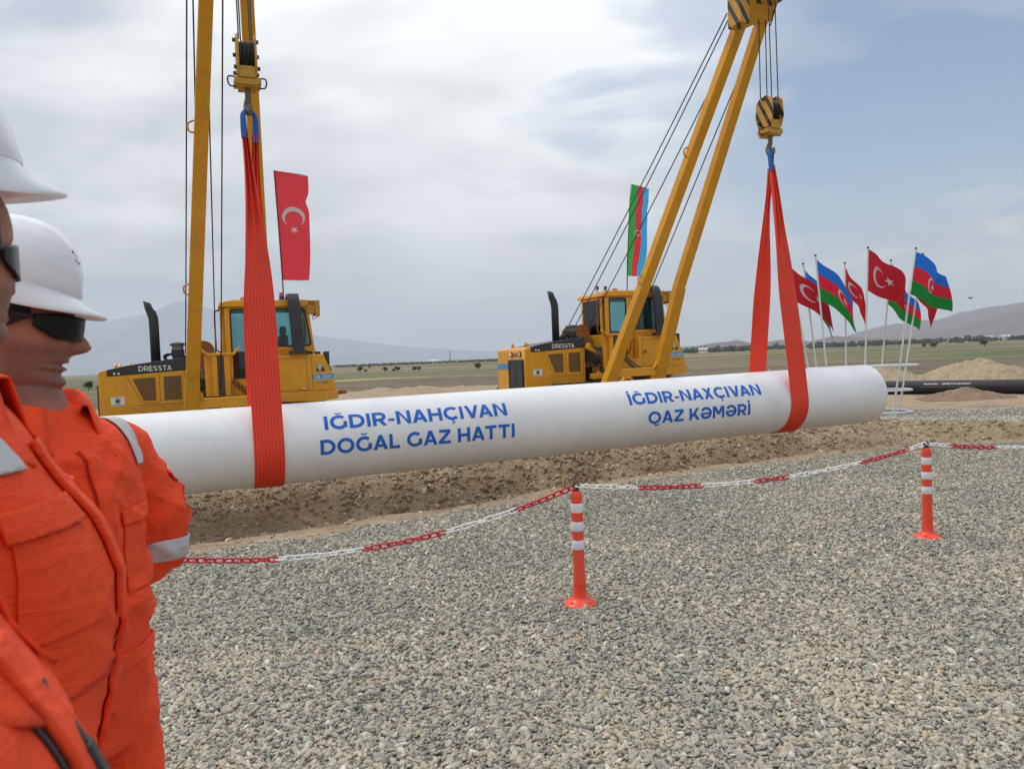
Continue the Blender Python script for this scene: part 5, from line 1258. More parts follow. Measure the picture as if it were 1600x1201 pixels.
def chain():
    root = empty('plastic_chain', (0, 0, 0), 0, 'red and white plastic link chain slung between the bollards', 'chain')
    pitch = .052; ll = .071; lw = .038; wr = .0062
    def link(mx):
        pts = []
        for i in range(20):
            t = 2*PI*i/20; c_, s_ = math.cos(t), math.sin(t)
            pts.append(((ll/2-lw/2)*math.copysign(min(1, abs(c_)*2), c_)*.92 + lw/2*.8*c_, lw/2*.86*s_, 0))
        bm = BM(); tube(bm, pts, wr, 6, closed=True); me = bpy.data.meshes.new('l'); bm.to_mesh(me); bm.free(); return me
    base = link(None); bv = np.array([v.co[:] for v in base.vertices]); bf = np.array([p.vertices[:] for p in base.polygons])
    zt = .775
    def span(A, B, sag, switches):
        A3 = np.array([A[0], A[1], zt+gz1(*A)]); B3_ = np.array([B[0], B[1], zt+gz1(*B)])
        f = lambda s: A3*(1-s)+B3_*s - np.array([0, 0, sag*4*s*(1-s)])
        P = np.array([f(s) for s in np.linspace(0, 1, 600)]); Ls = np.concatenate([[0], np.cumsum(np.linalg.norm(np.diff(P, axis=0), axis=1))])
        n = int(Ls[-1]/pitch); out = []
        for i in range(n):
            s = (i+.5)*Ls[-1]/n; p = np.array([np.interp(s, Ls, P[:, k]) for k in range(3)]); p2 = np.array([np.interp(s+.01, Ls, P[:, k]) for k in range(3)]); d = p2-p; d /= np.linalg.norm(d)
            upv = np.array([0, 0, 1.]); sd_ = np.cross(d, upv); sd_ /= np.linalg.norm(sd_); uu = np.cross(sd_, d)
            an = (PI/4 if i % 2 else -PI/4) + random.uniform(-.35, .35)+.3; y_ = sd_*math.cos(an)+uu*math.sin(an); z_ = np.cross(d, y_)
            x_ = d
            frac = i/n; colr = sum(1 for q in switches if frac > q) % 2
            out.append((p + bv @ np.array([x_, y_, z_]), colr))
        return out
    def sfrac(A, B, px):   # where a view bearing crosses the span
        t = (px-800)/1180
        den = (B[0]-A[0]) - t*(B[1]-A[1]); return (t*A[1]-A[0])/den
    def mk(A, B, sag, pxs, start):
        sw = sorted(sfrac(A, B, p) for p in pxs); links = span(A, B, sag, sw)
        run = [links[0]]; runs = []
        for l in links[1:]:
            if l[1] != run[-1][1]: runs.append(run); run = []
            run.append(l)
        runs.append(run)
        for r_ in runs:
            V = np.concatenate([l[0] for l in r_]); Fq = np.concatenate([bf+i*len(bv) for i in range(len(r_))])
            colr = r_[0][1] ^ start
            np_mesh('chain_section', V, Fq, CHR if colr else CHW, root)
    mk(B0, B1, .33, [262, 412, 550, 670, 785], 0)
    mk(B1, B2, .125, [990, 1083, 1172, 1223, 1340], 0) if False else mk(B1, B2, .125, [990, 1083, 1172, 1223, 1340, 1415], 0)
    mk(B2, B3, .12, [1482, 1550, 1660, 1730], 0)
chain()

# ------------------------------------------------------------------ people
def ring_loft(bm, rings, seg=40):
    """rings: (cx, cy, z, rx_front, rx_back, ry, power)"""
    R = []
    for cx, cyy, z, rf, rb, ry, pw in rings:
        row = []
        for i in range(seg):
            t = 2*PI*i/seg; c_, s_ = math.cos(t), math.sin(t)
            x = (rf if c_ > 0 else rb)*math.copysign(abs(c_)**pw, c_); y = ry*math.copysign(abs(s_)**pw, s_); row.append(bm.verts.new((cx+x, cyy+y, z)))
        R.append(row)
    for a_, b_ in zip(R, R[1:]):
        for i in range(seg): bm.faces.new((a_[i], a_[(i+1) % seg], b_[(i+1) % seg], b_[i]))
    bm.faces.new(R[0][::-1]); bm.faces.new(R[-1])
def resample(tab, n):
    zs = [r[2] for r in tab]; out = []
    for z in np.linspace(zs[0], zs[-1], n):
        row = []
        for k in range(7):
            row.append(float(np.interp(z, zs, [r[k] for r in tab])))
        row[2] = float(z); out.append(row)
    # smooth
    A_ = np.array(out)
    for _ in range(2): A_[1:-1] = (A_[:-2]+2*A_[1:-1]+A_[2:])/4
    return [tuple(r) for r in A_]
def limb(bm, pts, radii, seg=20, k=8):
    pp = smooth_path(pts, k); n = len(pp); t = np.linspace(0, len(pts)-1, n); rr = [float(np.interp(x, range(len(radii)), radii)) for x in t]
    tube(bm, pp, rr, seg)
    for p, r in ((pp[0], rr[0]), (pp[-1], rr[-1])): bmesh.ops.create_icosphere(bm, subdivisions=2, radius=r*.99, matrix=Matrix.Translation(p))
def remesh(name, bm, voxel, material, parent, smooth_it=3, wrinkle=None):
    me = bpy.data.meshes.new('raw'); bmesh.ops.recalc_face_normals(bm, faces=bm.faces[:]); bm.to_mesh(me); bm.free()
    o = bpy.data.objects.new('raw', me); COL.objects.link(o)
    r = o.modifiers.new('r', 'REMESH'); r.mode = 'VOXEL'; r.voxel_size = voxel; r.use_smooth_shade = True
    if smooth_it: s = o.modifiers.new('s', 'SMOOTH'); s.iterations = smooth_it; s.factor = .5
    dg = bpy.context.evaluated_depsgraph_get(); m2 = bpy.data.meshes.new_from_object(o.evaluated_get(dg)); bpy.data.objects.remove(o); bpy.data.meshes.remove(me)
    m2.name = name
    if wrinkle:
        n = len(m2.vertices); co = np.empty(n*3, np.float32); no = np.empty(n*3, np.float32)
        m2.vertices.foreach_get('co', co); m2.vertices.foreach_get('normal', no); co = co.reshape(-1, 3); no = no.reshape(-1, 3)
        co = co + no*wrinkle(co)[:, None]; m2.vertices.foreach_set('co', co.astype(np.float32).ravel()); m2.update()
    return link_mesh(name, m2, material, parent, 180)
def n3(co, s, seed=0):
    """3D value noise on an array of points; s = (sx, sy, sz) feature sizes"""
    p = co/np.array(s) + seed*13.7; i = np.floor(p); f = p-i; f = f*f*(3-2*f); out = 0
    for dx in (0, 1):
        for dy in (0, 1):
            for dz in (0, 1):
                h = np.sin((i[:, 0]+dx)*127.1+(i[:, 1]+dy)*311.7+(i[:, 2]+dz)*74.7+seed)*43758.5453; h = h-np.floor(h)
                out = out + h*(f[:, 0] if dx else 1-f[:, 0])*(f[:, 1] if dy else 1-f[:, 1])*(f[:, 2] if dz else 1-f[:, 2])
    return out
def cloth_wrinkles(seed, amp=1.0):
    def fn(co):
        c = co.copy()
        # rotate so that folds run diagonally
        q = np.stack([c[:, 0], c[:, 1]*.8+c[:, 2]*.6, -c[:, 1]*.6+c[:, 2]*.8], -1)
        q2 = np.stack([c[:, 0], c[:, 1]*.8-c[:, 2]*.6, c[:, 1]*.6+c[:, 2]*.8], -1)
        a = 1-np.abs(n3(q, (.16, .16, .05), seed)*2-1); b = 1-np.abs(n3(q2, (.14, .16, .045), seed+3)*2-1)
        m = n3(c, (.2, .2, .2), seed+5)
        big = n3(c, (.12, .12, .12), seed+8)-.5
        fine = 1-np.abs(n3(q, (.09, .07, .022), seed+11)*2-1)
        return amp*((a**3*.019+b**3*.014)*sst(.30, .70, m) + fine**3*.004*sst(.4, .8, n3(c, (.15, .15, .15), seed+15)) - .006 + big*.010)
    return fn
def patch(src, name, planes, material, parent, offset=.003, thick=.003, keep=None):
    """copy the part of src inside all half spaces (co, no: keep where (p-co).no<0), lifted off the surface"""
    bm = BM(); bm.from_mesh(src.data)
    if keep: 
        bmesh.ops.delete(bm, geom=[f for f in bm.faces if not keep(f.calc_center_median())], context='FACES')
    for co, no in planes:
        bmesh.ops.bisect_plane(bm, geom=bm.verts[:]+bm.edges[:]+bm.faces[:], plane_co=co, plane_no=no, clear_outer=True)
    if not bm.faces: bm.free(); return None
    bm.normal_update()
    for v in bm.verts: v.co += v.normal*offset
    me = bpy.data.meshes.new(name); bm.to_mesh(me); bm.free(); me.materials.clear()
    o = link_mesh(name, me, material, parent, 180)
    s = o.modifiers.new('t', 'SOLIDIFY'); s.thickness = thick; s.offset = 1
    return o
def head_mesh(bm, c, yaw, pitch, scale=1.0):
    """head with face; local x forward. c = centre of the head at eye height"""
    # z (from eye level), front x, back x, half width
    T = [(-.135, .030, -.045, .045), (-.125, .062, -.050, .050), (-.117, .084, -.055, .054), (-.108, .092, -.062, .058), (-.098, .088, -.070, .061), (-.090, .077, -.077, .063), (-.083, .091, -.082, .064),
         (-.077, .089, -.084, .065), (-.0745, .082, -.086, .066), (-.068, .093, -.088, .066), (-.062, .091, -.090, .067), (-.056, .087, -.092, .069), (-.048, .090, -.094, .071), (-.036, .092, -.096, .073), (-.02, .091, -.099, .0745), (-.008, .087, -.101, .0755), (.004, .085, -.103, .076),
         (.014, .090, -.104, .0765), (.026, .097, -.104, .077), (.045, .096, -.104, .077), (.065, .090, -.100, .0755), (.085, .078, -.090, .070), (.102, .055, -.072, .056), (.113, .025, -.040, .034), (.117, .0, -.012, .010)]
    M = Matrix.Translation(c) @ Matrix.Rotation(yaw, 4, 'Z') @ Matrix.Rotation(pitch, 4, 'Y') @ Matrix.Scale(scale, 4)
    zs = [t[0] for t in T]; seg = 96; R = []
    def nose(z):  # extra protrusion
        return float(np.interp(z, [-.062, -.054, -.048, -.040, -.032, -.012, .008, .016], [0, .013, .029, .036, .033, .020, .008, 0]))
    def nosew(z): return float(np.interp(z, [-.06, -.046, -.03, 0, .02], [.012, .017, .013, .009, .010]))
    for z in np.linspace(-.135, .117, 110):
        fx, bx, hw = (float(np.interp(z, zs, [t[k] for t in T])) for k in (1, 2, 3)); row = []
        for i in range(seg):
            t = 2*PI*i/seg; c_, s_ = math.cos(t), math.sin(t)
            x = (fx if c_ > 0 else -bx)*math.copysign(abs(c_)**.86, c_); y = hw*math.copysign(abs(s_)**.9, s_)
            if c_ > 0:
                x += nose(z)*math.exp(-(y/nosew(z))**2)
                # eye sockets, cheeks
                x -= .013*math.exp(-((abs(y)-.032)/.016)**2 - ((z-.0)/.014)**2)
                x += .006*math.exp(-((abs(y)-.042)/.020)**2 - ((z+.035)/.022)**2)
                x -= .004*math.exp(-((abs(y)-.030)/.008)**2 - ((z+.062)/.02)**2)
                if abs(z+.0745) < .003: x -= .006*math.exp(-(y/.024)**2)
                if abs(y) > .026 and -.09 < z < -.06: x -= .003
            row.append(bm.verts.new(M @ Vector((x, y, z))))
        R.append(row)
    for a_, b_ in zip(R, R[1:]):
        for i in range(seg): bm.faces.new((a_[i], a_[(i+1) % seg], b_[(i+1) % seg], b_[i]))
    bm.faces.new(R[0][::-1]); bm.faces.new(R[-1])
    for s in (-1, 1):   # ears and eyeballs
        tube(bm, [M @ Vector(p) for p in [(-.012, s*.074, .022), (-.022, s*.088, .026), (-.034, s*.090, .012), (-.032, s*.086, -.012), (-.018, s*.078, -.034), (-.012, s*.072, -.03)]], [.006, .007, .008, .008, .008, .006], 8)
        bmesh.ops.create_icosphere(bm, subdivisions=2, radius=.02, matrix=M @ Matrix.Translation((-.018, s*.072, -.002)))
        bmesh.ops.create_icosphere(bm, subdivisions=2, radius=.0125, matrix=M @ Matrix.Translation((.070, s*.032, .0)))
    return M
def hand(bm, w, d, palm_n):
    """w wrist, d pointing direction, palm normal"""
    w, d, pn = Vector(w), Vector(d).normalized(), Vector(palm_n).normalized(); sdv = d.cross(pn).normalized()
    limb(bm, [w, w+d*.045, w+d*.09], [.026, .034, .034], 12, 3)
    for k, (o_, L_) in enumerate(((-.030, .068), (-.010, .078), (.011, .073), (.031, .057))):
        b0 = w+d*.088+sdv*o_; p1 = b0+d*L_*.45+pn*.010; p2 = p1+d*L_*.25+pn*.018; p3 = p2+d*L_*.12+pn*.022
        limb(bm, [b0, p1, p2, p3], [.0105, .0095, .0085, .0075], 8, 3)
    b0 = w+d*.03-sdv*.030; limb(bm, [b0, b0-sdv*.025+d*.030+pn*.008, b0-sdv*.030+d*.062+pn*.016], [.013, .011, .009], 8, 3)
def hard_hat(parent, M, tilt=0.0, sticker=True, scale=1.0, hz_=.03, front=0.0):
    """M: head matrix (eye level origin)"""
    H = M @ Matrix.Translation((-.008, 0, hz_)) @ Matrix.Rotation(tilt, 4, 'Y') @ Matrix.Scale(scale, 4)
    bm = BM(); seg = 96; R = []
    prof = [(1.0, 0.0), (.975, .026), (.925, .053), (.835, .082), (.70, .107), (.52, .126), (.32, .137), (.14, .1415), (.001, .142)]
    zz = np.linspace(0, 1, 26)
    pr = [tuple(p) for p in zip(np.interp(zz, np.linspace(0, 1, 9), [p[0] for p in prof]), np.interp(zz, np.linspace(0, 1, 9), [p[1] for p in prof]))]
    def rim(t):  # half axes
        c_, s_ = math.cos(t), math.sin(t); return Vector(((.130 if c_ > 0 else .132)*c_, .108*s_, 0))
    # brim rings (outer underside, edge, top) then shell
    rows = []
    def brim_ext(t): c_ = max(0, math.cos(t)); return .010+(.050+front)*c_**1.8
    def zdrop(t, k): c_ = math.cos(t); return -k*(.036-.022*max(0, c_)**2) 
    for k, dz in ((.0, -.006), (.5, -.006), (.97, -.003), (1.0, 0), (.97, .004), (.6, .006), (.25, .009)):
        row = []
        for i in range(seg):
            t = 2*PI*i/seg; p = rim(t); d = Vector((math.cos(t), math.sin(t), 0)); row.append(p + d*brim_ext(t)*k + Vector((0, 0, zdrop(t, k)+dz)))
        rows.append(row)
    for r_, z_ in pr:
        row = []
        for i in range(seg):
            t = 2*PI*i/seg; p = rim(t)*r_; rdg = .006*math.exp(-(p.y/.012)**2)*min(1, z_/.05) + .003*math.exp(-((abs(p.y)-.045)/.010)**2)*min(1, z_/.06)
            row.append(Vector((p.x, p.y, z_+.012+rdg)))
        rows.append(row)
    V = [[bm.verts.new(H @ p) for p in row] for row in rows]
    for a_, b_ in zip(V, V[1:]):
        for i in range(seg): bm.faces.new((a_[i], a_[(i+1) % seg], b_[(i+1) % seg], b_[i]))
    bm.faces.new(V[-1])
    # inner liner closing the underside
    inn = [bm.verts.new(H @ (rim(2*PI*i/seg)*.93 + Vector((0, 0, .035)))) for i in range(seg)]
    for i in range(seg): bm.faces.new((V[0][i], inn[i], inn[(i+1) % seg], V[0][(i+1) % seg]))
    bm.faces.new(inn)
    hat = obj('hard_hat', bm, HAT, parent, smooth=60)
    bm = BM(); st = []
    for k in range(2):
        row = [bm.verts.new(H @ (rim(2*PI*i/seg)*1.003 + Vector((0, 0, .014+.012*k)))) for i in range(seg)]; st.append(row)
    for i in range(seg): bm.faces.new((st[0][i], st[0][(i+1) % seg], st[1][(i+1) % seg], st[1][i]))
    obj('rim_band', bm, HAT, hat, smooth=180)
    if sticker:
        for (t0, t1, z0_, z1_, m_) in ((-.50, -.40, .092, .099, STRIPE), (-.38, -.30, .088, .093, mat('beige_mark', (.45, .38, .32), .5)), (-.34, -.26, .074, .079, STRIPE), (-.46, -.36, .078, .083, mat('grey_mark', (.35, .36, .38), .5))):
            bm = BM(); gp = []
            for i in range(7):
                for j in range(2):
                    t = t0+(t1-t0)*i/6; z_ = z0_+(z1_-z0_)*j; r_ = float(np.interp(z_, [p[1] for p in pr], [p[0] for p in pr])); q = rim(t)*(r_*1.012); gp.append(bm.verts.new(H @ Vector((q.x, q.y, z_+.0125))))
            for i in range(6): bm.faces.new((gp[2*i], gp[2*i+2], gp[2*i+3], gp[2*i+1]))
            obj('sticker', bm, m_, hat, smooth=None)
    return hat
def sunglasses(parent, M):
    g_ = bpy.data.objects.new('sunglasses', None)
    bm = BM(); rows = []
    for j, z in enumerate(np.linspace(-.030, .016, 9)):
        row = []
        for i in range(41):
            t = -1.28+2.56*i/40; sx = math.sin(t)
            # lens outline: lifts over the nose, tapers at the temple
            zt = z
            low = -.030 + .020*math.exp(-(t/.16)**2) + .020*max(0, (abs(t)-.85)/.43)**1.3; hi = .016 - .006*max(0, (abs(t)-.9)/.4)
            zt = low+(hi-low)*j/8
            r = .106-.004*abs(sx); row.append(bm.verts.new(M @ Vector((.002+r*math.cos(t)*1.02, .083*math.sin(t)*1.0, zt))))
        rows.append(row)
    for a_, b_ in zip(rows, rows[1:]):
        for i in range(40): bm.faces.new((a_[i], a_[i+1], b_[i+1], b_[i]))
    o = obj('sunglasses', bm, LENS, parent, smooth=180); s = o.modifiers.new('t', 'SOLIDIFY'); s.thickness = .0025
    for s_ in (-1, 1):
        bm = BM(); tube(bm, [M @ Vector(p) for p in ((.032, s_*.081, .006), (.0, s_*.083, .008), (-.03, s_*.084, .010), (-.055, s_*.083, -.005))], [.0045, .0035, .003, .003], 6)
        obj('temple_arm', bm, BLK, o)
def hair(parent, M, full=False):
    bm = BM(); seg = 60; R = []
    for z, k, f in ((-.045, .99, .0), (-.03, 1.05, .1), (0, 1.06, .22), (.03, 1.06, .34), (.06, 1.05, .6), (.085, 1.03 if not full else .98, .8)) + (((.105, .80, 1), (.120, .50, 1), (.127, .1, 1)) if full else ()):
        row = []
        for i in range(seg+1):
            th_ = (.0 if z > .08 else .3 if z > .05 else .42) if full and z > .02 else (.42 if z > -.01 else .58)
            t = th_*PI + (2*PI-2*th_*PI)*i/seg
            row.append(bm.verts.new(M @ Vector((.104*k*math.cos(t)+.0, .079*k*math.sin(t), z+.003*math.sin(i*1.7)))))
        R.append(row)
    for a_, b_ in zip(R, R[1:]):
        for i in range(seg): bm.faces.new((a_[i], a_[i+1], b_[i+1], b_[i]))
    o = obj('hair', bm, HAIR, parent, smooth=180); o.modifiers.new('t', 'SOLIDIFY').thickness = .006

def person(loc, yaw, label, head_yaw, head_pitch, torso, eye, neck_base, arms, seed, hat=True, hat_tilt=0., vox=.009, details=None, hat_z=.03, hat_s=1.0, wr=.85, skin_vox=.0042, head_s=1.0, hat_front=0.0):
    """local frame: x forward. torso: ring table; arms: list of dict(shoulder, elbow, wrist)"""
    root = empty('person', loc, yaw, label, 'person', None)
    # body: head, neck, hands and the trunk under the clothes as one skin
    bm = BM(); M = head_mesh(bm, Vector(eye), head_yaw, head_pitch, head_s)
    nb = Vector(neck_base); hc = M @ Vector((-.034, 0, -.075))
    limb(bm, [nb+Vector((-.01, 0, -.10)), nb, (nb+hc)/2, hc], [.085, .064, .056, .056], 24, 5)
    core = [(r[0], r[1], r[2], r[3]*.8, r[4]*.8, r[5]*.8, r[6]) for r in torso if r[2] < nb.z-.02]
    ring_loft(bm, core, 32)
    for A_ in arms:
        limb(bm, [A_['s'], A_['e'], A_['w']], [.04, .034, .025], 12, 5); hand(bm, A_['w'], Vector(A_['w'])-Vector(A_['e'])+Vector(A_.get('hd', (0, 0, 0))), A_['pn'])
    for s in (-1, 1): limb(bm, [(0, s*.09, .92), (.01, s*.10, .5), (0, s*.10, .10)], [.07, .05, .04], 12, 4); limb(bm, [(0, s*.10, .06), (.14, s*.11, .04)], [.035, .03], 10, 3)
    body = remesh('body', bm, skin_vox, SKIN, root, 1)
    nv_ = len(body.data.vertices); co = np.empty(nv_*3, np.float32); body.data.vertices.foreach_get('co', co); co = co.reshape(-1, 3)
    Mi = np.array(M.inverted()); q = co @ Mi[:3, :3].T + Mi[:3, 3]
    beard = sst(-.030, -.052, q[:, 2])*sst(-.03, .01, q[:, 0])*sst(-.155, -.125, q[:, 2]); set_attr(body, 'beard', beard)
    lip = np.exp(-((q[:, 2]+.074)/.009)**4)*(q[:, 0] > .066)*(np.abs(q[:, 1]) < .027); set_attr(body, 'lip', lip)
    # coverall
    bm = BM(); ring_loft(bm, resample(torso, 46), 56)
    for A_ in arms:
        limb(bm, [Vector(A_['s'])+Vector(A_.get('in', (0, 0, 0))), A_['s'], A_['e'], A_['c']], A_['r'], 26, 9)
    for s in (-1, 1):
        limb(bm, [(-.01, s*.085, .98), (.0, s*.105, .80), (.015, s*.11, .48), (.0, s*.11, .13)], [.125, .112, .088, .078], 26, 9)
    cov = remesh('coverall', bm, vox, ORG, root, 2, cloth_wrinkles(seed, wr))
    for s in (-1, 1):
        bm = BM(); limb(bm, [(-.05, s*.11, .05), (.04, s*.11, .055), (.13, s*.115, .045)], [.052, .055, .045], 16, 5); limb(bm, [(-.01, s*.11, .06), (-.01, s*.11, .16)], [.055, .058], 14, 3)
        box(bm, -.10, .18, s*.11-.048, s*.11+.048, 0, .025); obj('boot', bm, BOOT, root)
    if hat: hard_hat(root, M, hat_tilt, hz_=hat_z, scale=hat_s, front=hat_front); sunglasses(root, M)
    hair(root, M, not hat)
    if details: details(root, cov, M)
    return root, cov, M
def collar(parent, nb, r, h=.055, open_dir=0.0, gap=.55, flare=.03, lean=(0, 0)):
    """stand-and-fall collar round the neck, open towards open_dir"""
    bm = BM(); seg = 48; rows = []
    prof = [(0, 0), (.004, h*.6), (.010, h), (.020, h*.97), (.032, h*.35), (.046, -h*.25), (.052, -h*.45)]
    for (o_, z) in prof:
        row = []
        for i in range(seg+1):
            t = open_dir+gap/2+(2*PI-gap)*i/seg; e = min(i, seg-i)/seg
            tip = max(0, 1-e*9)
            drop = .035*tip if z < h*.5 and o_ > .02 else 0
            c_, s_ = math.cos(t), math.sin(t); rr = r+o_*(1+.5*tip)
            front = max(0, math.cos(t-open_dir))
            row.append(bm.verts.new(Vector(nb)+Vector((rr*c_*1.02+lean[0]*z, rr*s_*1.12+lean[1]*z, z-.035*front-drop))))
        rows.append(row)
    for a_, b_ in zip(rows, rows[1:]):
        for i in range(seg): bm.faces.new((a_[i], a_[i+1], b_[i+1], b_[i]))
    o = obj('collar', bm, ORG, parent, smooth=180); o.modifiers.new('t', 'SOLIDIFY').thickness = .004; return o

# --- man with the arm behind his back (second from the viewer's left)
def man_b():
    torso = [(-.01, 0, .86, .13, .14, .18, .85), (0, 0, .98, .135, .135, .185, .85), (.01, 0, 1.10, .135, .125, .175, .86), (.005, 0, 1.22, .135, .12, .175, .86), (0, 0, 1.34, .14, .125, .190, .86), (-.005, 0, 1.43, .13, .125, .200, .84), (-.01, 0, 1.49, .105, .11, .19, .82), (-.015, 0, 1.53, .085, .09, .135, .85), (-.02, 0, 1.56, .065, .075, .085, .95), (-.02, 0, 1.575, .055, .06, .06, 1)]
    arms = [dict(s=(-.015, .200, 1.440), e=(-.01, .288, 1.225), w=(-.17, .11, 1.08), c=(-.145, .14, 1.10), r=[.070, .066, .056, .048], pn=(-1, 0, 0), **{'in': (0, -.08, .0)}),
            dict(s=(-.015, -.200, 1.440), e=(-.02, -.305, 1.225), w=(-.18, -.09, 1.06), c=(-.16, -.12, 1.08), r=[.074, .072, .060, .050], pn=(-1, 0, 0), **{'in': (0, .08, .0)})]
    def det(root, cov, M):
        # shoulder tape, running from the chest over the left and right shoulder
        for s in (-1, 1):
            patch(cov, 'reflective_band', [((0, s*.185, 0), (0, s, 0)), ((0, s*.135, 0), (0, -s, 0)), ((.0, 0, 1.425), (0, 0, -1)), ((-.03, 0, 0), (-1, 0, 0))], REF, cov)
            A_ = arms[0 if s > 0 else 1]; e = Vector(A_['e']); w = Vector(A_['c']); d = (w-e).normalized(); c0 = e+d*.035
            patch(cov, 'reflective_band', [((0, 0, 1.185), (0, 0, -1)), ((0, 0, 1.232), (0, 0, 1)), ((0, s*.215, 0), (0, -s, 0))], REF, cov, keep=lambda p, s=s: p.y*s > .2)
            # sleeve pocket with flap on the upper arm
            sh = Vector(A_['s']); d2 = (e-sh).normalized(); c1 = sh+d2*.085
            patch(cov, 'pocket_flap', [(c1, -d2), (c1+d2*.035, d2), ((c1.x-.05, 0, 0), (-1, 0, 0)), ((c1.x+.05, 0, 0), (1, 0, 0))], ORG, cov, .003, .006, keep=lambda p, s=s: p.y*s > .20)
            patch(cov, 'sleeve_pocket', [(c1+d2*.035, -d2), (c1+d2*.13, d2), ((c1.x-.045, 0, 0), (-1, 0, 0)), ((c1.x+.045, 0, 0), (1, 0, 0))], ORG, cov, .001, .003, keep=lambda p, s=s: p.y*s > .20)
            patch(cov, 'pocket_flap', [((0, s*.045, 0), (0, -s, 0)), ((0, s*.145, 0), (0, s, 0)), ((0, 0, 1.315), (0, 0, -1)), ((0, 0, 1.345), (0, 0, 1)), ((.05, 0, 0), (-1, 0, 0))], ORG, cov, .003, .006)
            patch(cov, 'chest_pocket', [((0, s*.05, 0), (0, -s, 0)), ((0, s*.14, 0), (0, s, 0)), ((0, 0, 1.18), (0, 0, -1)), ((0, 0, 1.315), (0, 0, 1)), ((.05, 0, 0), (-1, 0, 0))], ORG, cov, .001, .003)
        patch(cov, 'placket', [((0, -.018, 0), (0, -1, 0)), ((0, .018, 0), (0, 1, 0)), ((0, 0, .95), (0, 0, -1)), ((0, 0, 1.47), (0, 0, 1)), ((.04, 0, 0), (-1, 0, 0))], ORG, cov, .002, .006)
        patch(cov, 'zip', [((0, -.022, 0), (0, -1, 0)), ((0, -.0195, 0), (0, 1, 0)), ((0, 0, .95), (0, 0, -1)), ((0, 0, 1.47), (0, 0, 1)), ((.04, 0, 0), (-1, 0, 0))], ORG2, cov, .001, .002)
        patch(cov, 'waist_band', [((0, 0, 1.03), (0, 0, -1)), ((0, 0, 1.06), (0, 0, 1))], ORG, cov, .002, .004, keep=lambda p: abs(p.y) < .22 and p.x > -.16)
        collar(cov, (-.015, 0, 1.540), .068, .052, 0, .9)
    yaw = math.radians(-20)
    person((-.94, 1.50, 0), yaw, 'man in orange coverall and sunglasses in profile, arms held behind his back', math.radians(50), math.radians(8), torso, (-.034, -.016, 1.733), (-.015, .0, 1.545), arms, 2, hat_tilt=math.radians(9), details=det, hat_z=.056, hat_s=.84, skin_vox=.0031, head_s=1.09)
man_b()
# --- nearest man with a face in view, belly forward
def man_a():
    torso = [(-.02, 0, .86, .14, .15, .185, .85), (0, 0, .98, .165, .14, .20, .85), (0, 0, 1.06, .185, .135, .205, .86), (0, 0, 1.14, .205, .13, .21, .88), (0, 0, 1.20, .222, .13, .215, .9), (0, 0, 1.27, .235, .13, .215, .9), (0, 0, 1.33, .236, .132, .215, .9), (0, 0, 1.38, .226, .135, .22, .88), (0, 0, 1.43, .200, .137, .225, .86), (0, 0, 1.49, .160, .137, .225, .84), (.005, 0, 1.55, .128, .125, .185, .84), (.015, 0, 1.58, .095, .10, .14, .88), (.02, 0, 1.61, .070, .08, .085, .95), (.02, 0, 1.625, .06, .06, .06, 1)]
    arms = [dict(s=(-.02, .225, 1.50), e=(-.06, .275, 1.22), w=(.06, .25, 1.02), c=(.045, .255, 1.05), r=[.09, .085, .068, .055], pn=(0, -1, 0), **{'in': (0, -.07, -.01)}),
            dict(s=(-.02, -.225, 1.50), e=(-.06, -.275, 1.22), w=(.06, -.25, 1.02), c=(.045, -.255, 1.05), r=[.09, .085, .068, .055], pn=(0, 1, 0), **{'in': (0, .07, -.01)})]
    def det(root, cov, M):
        patch(cov, 'placket', [((0, -.045, 0), (0, -1, 0)), ((0, -.010, 0), (0, 1, 0)), ((0, 0, .95), (0, 0, -1)), ((0, 0, 1.53), (0, 0, 1)), ((.04, 0, 0), (-1, 0, 0))], ORG, cov, .003, .008)
        patch(cov, 'zip', [((0, -.010, 0), (0, -1, 0)), ((0, .002, 0), (0, 1, 0)), ((0, 0, .95), (0, 0, -1)), ((0, 0, 1.53), (0, 0, 1)), ((.04, 0, 0), (-1, 0, 0))], BLK, cov, .004, .004)
        for s in (-1, 1):
            patch(cov, 'pocket_flap', [((0, s*.075, 0), (0, -s, 0)), ((0, s*.19, 0), (0, s, 0)), ((0, 0, 1.42), (0, -.25*s*0, -1)), ((0, 0, 1.458), (0, 0, 1)), ((.02, 0, 0), (-1, 0, 0))], ORG, cov, .003, .008)
            patch(cov, 'chest_pocket', [((0, s*.08, 0), (0, -s, 0)), ((0, s*.185, 0), (0, s, 0)), ((0, 0, 1.29), (0, 0, -1)), ((0, 0, 1.42), (0, 0, 1)), ((.02, 0, 0), (-1, 0, 0))], ORG, cov, .001, .003)
            patch(cov, 'reflective_band', [((0, s*.160, 0), (0, s, 0)), ((0, s*.112, 0), (0, -s, 0)), ((.0, 0, 1.50), (0, 0, -1)), ((-.03, 0, 0), (-1, 0, 0))], REF, cov)
        patch(cov, 'seam', [((0, 0, 1.205), (.0, 0, -1)), ((0, 0, 1.2085), (0, 0, 1)), ((.05, 0, 0), (-1, 0, 0))], ORG2, cov, .001, .002, keep=lambda p: abs(p.y) < .2)
        collar(cov, (.015, 0, 1.595), .074, .060, -.1, .8)
    person((-.805, 1.0, 0), math.radians(28), 'man with a big orange belly and white hard hat, face cut by the left edge', math.radians(50), math.radians(0), torso, (.045, -.035, 1.785), (.01, 0, 1.60), arms, 5, hat_tilt=math.radians(-3), details=det, hat_z=.108, wr=.5, hat_front=.014, hat_s=.95)
man_a()
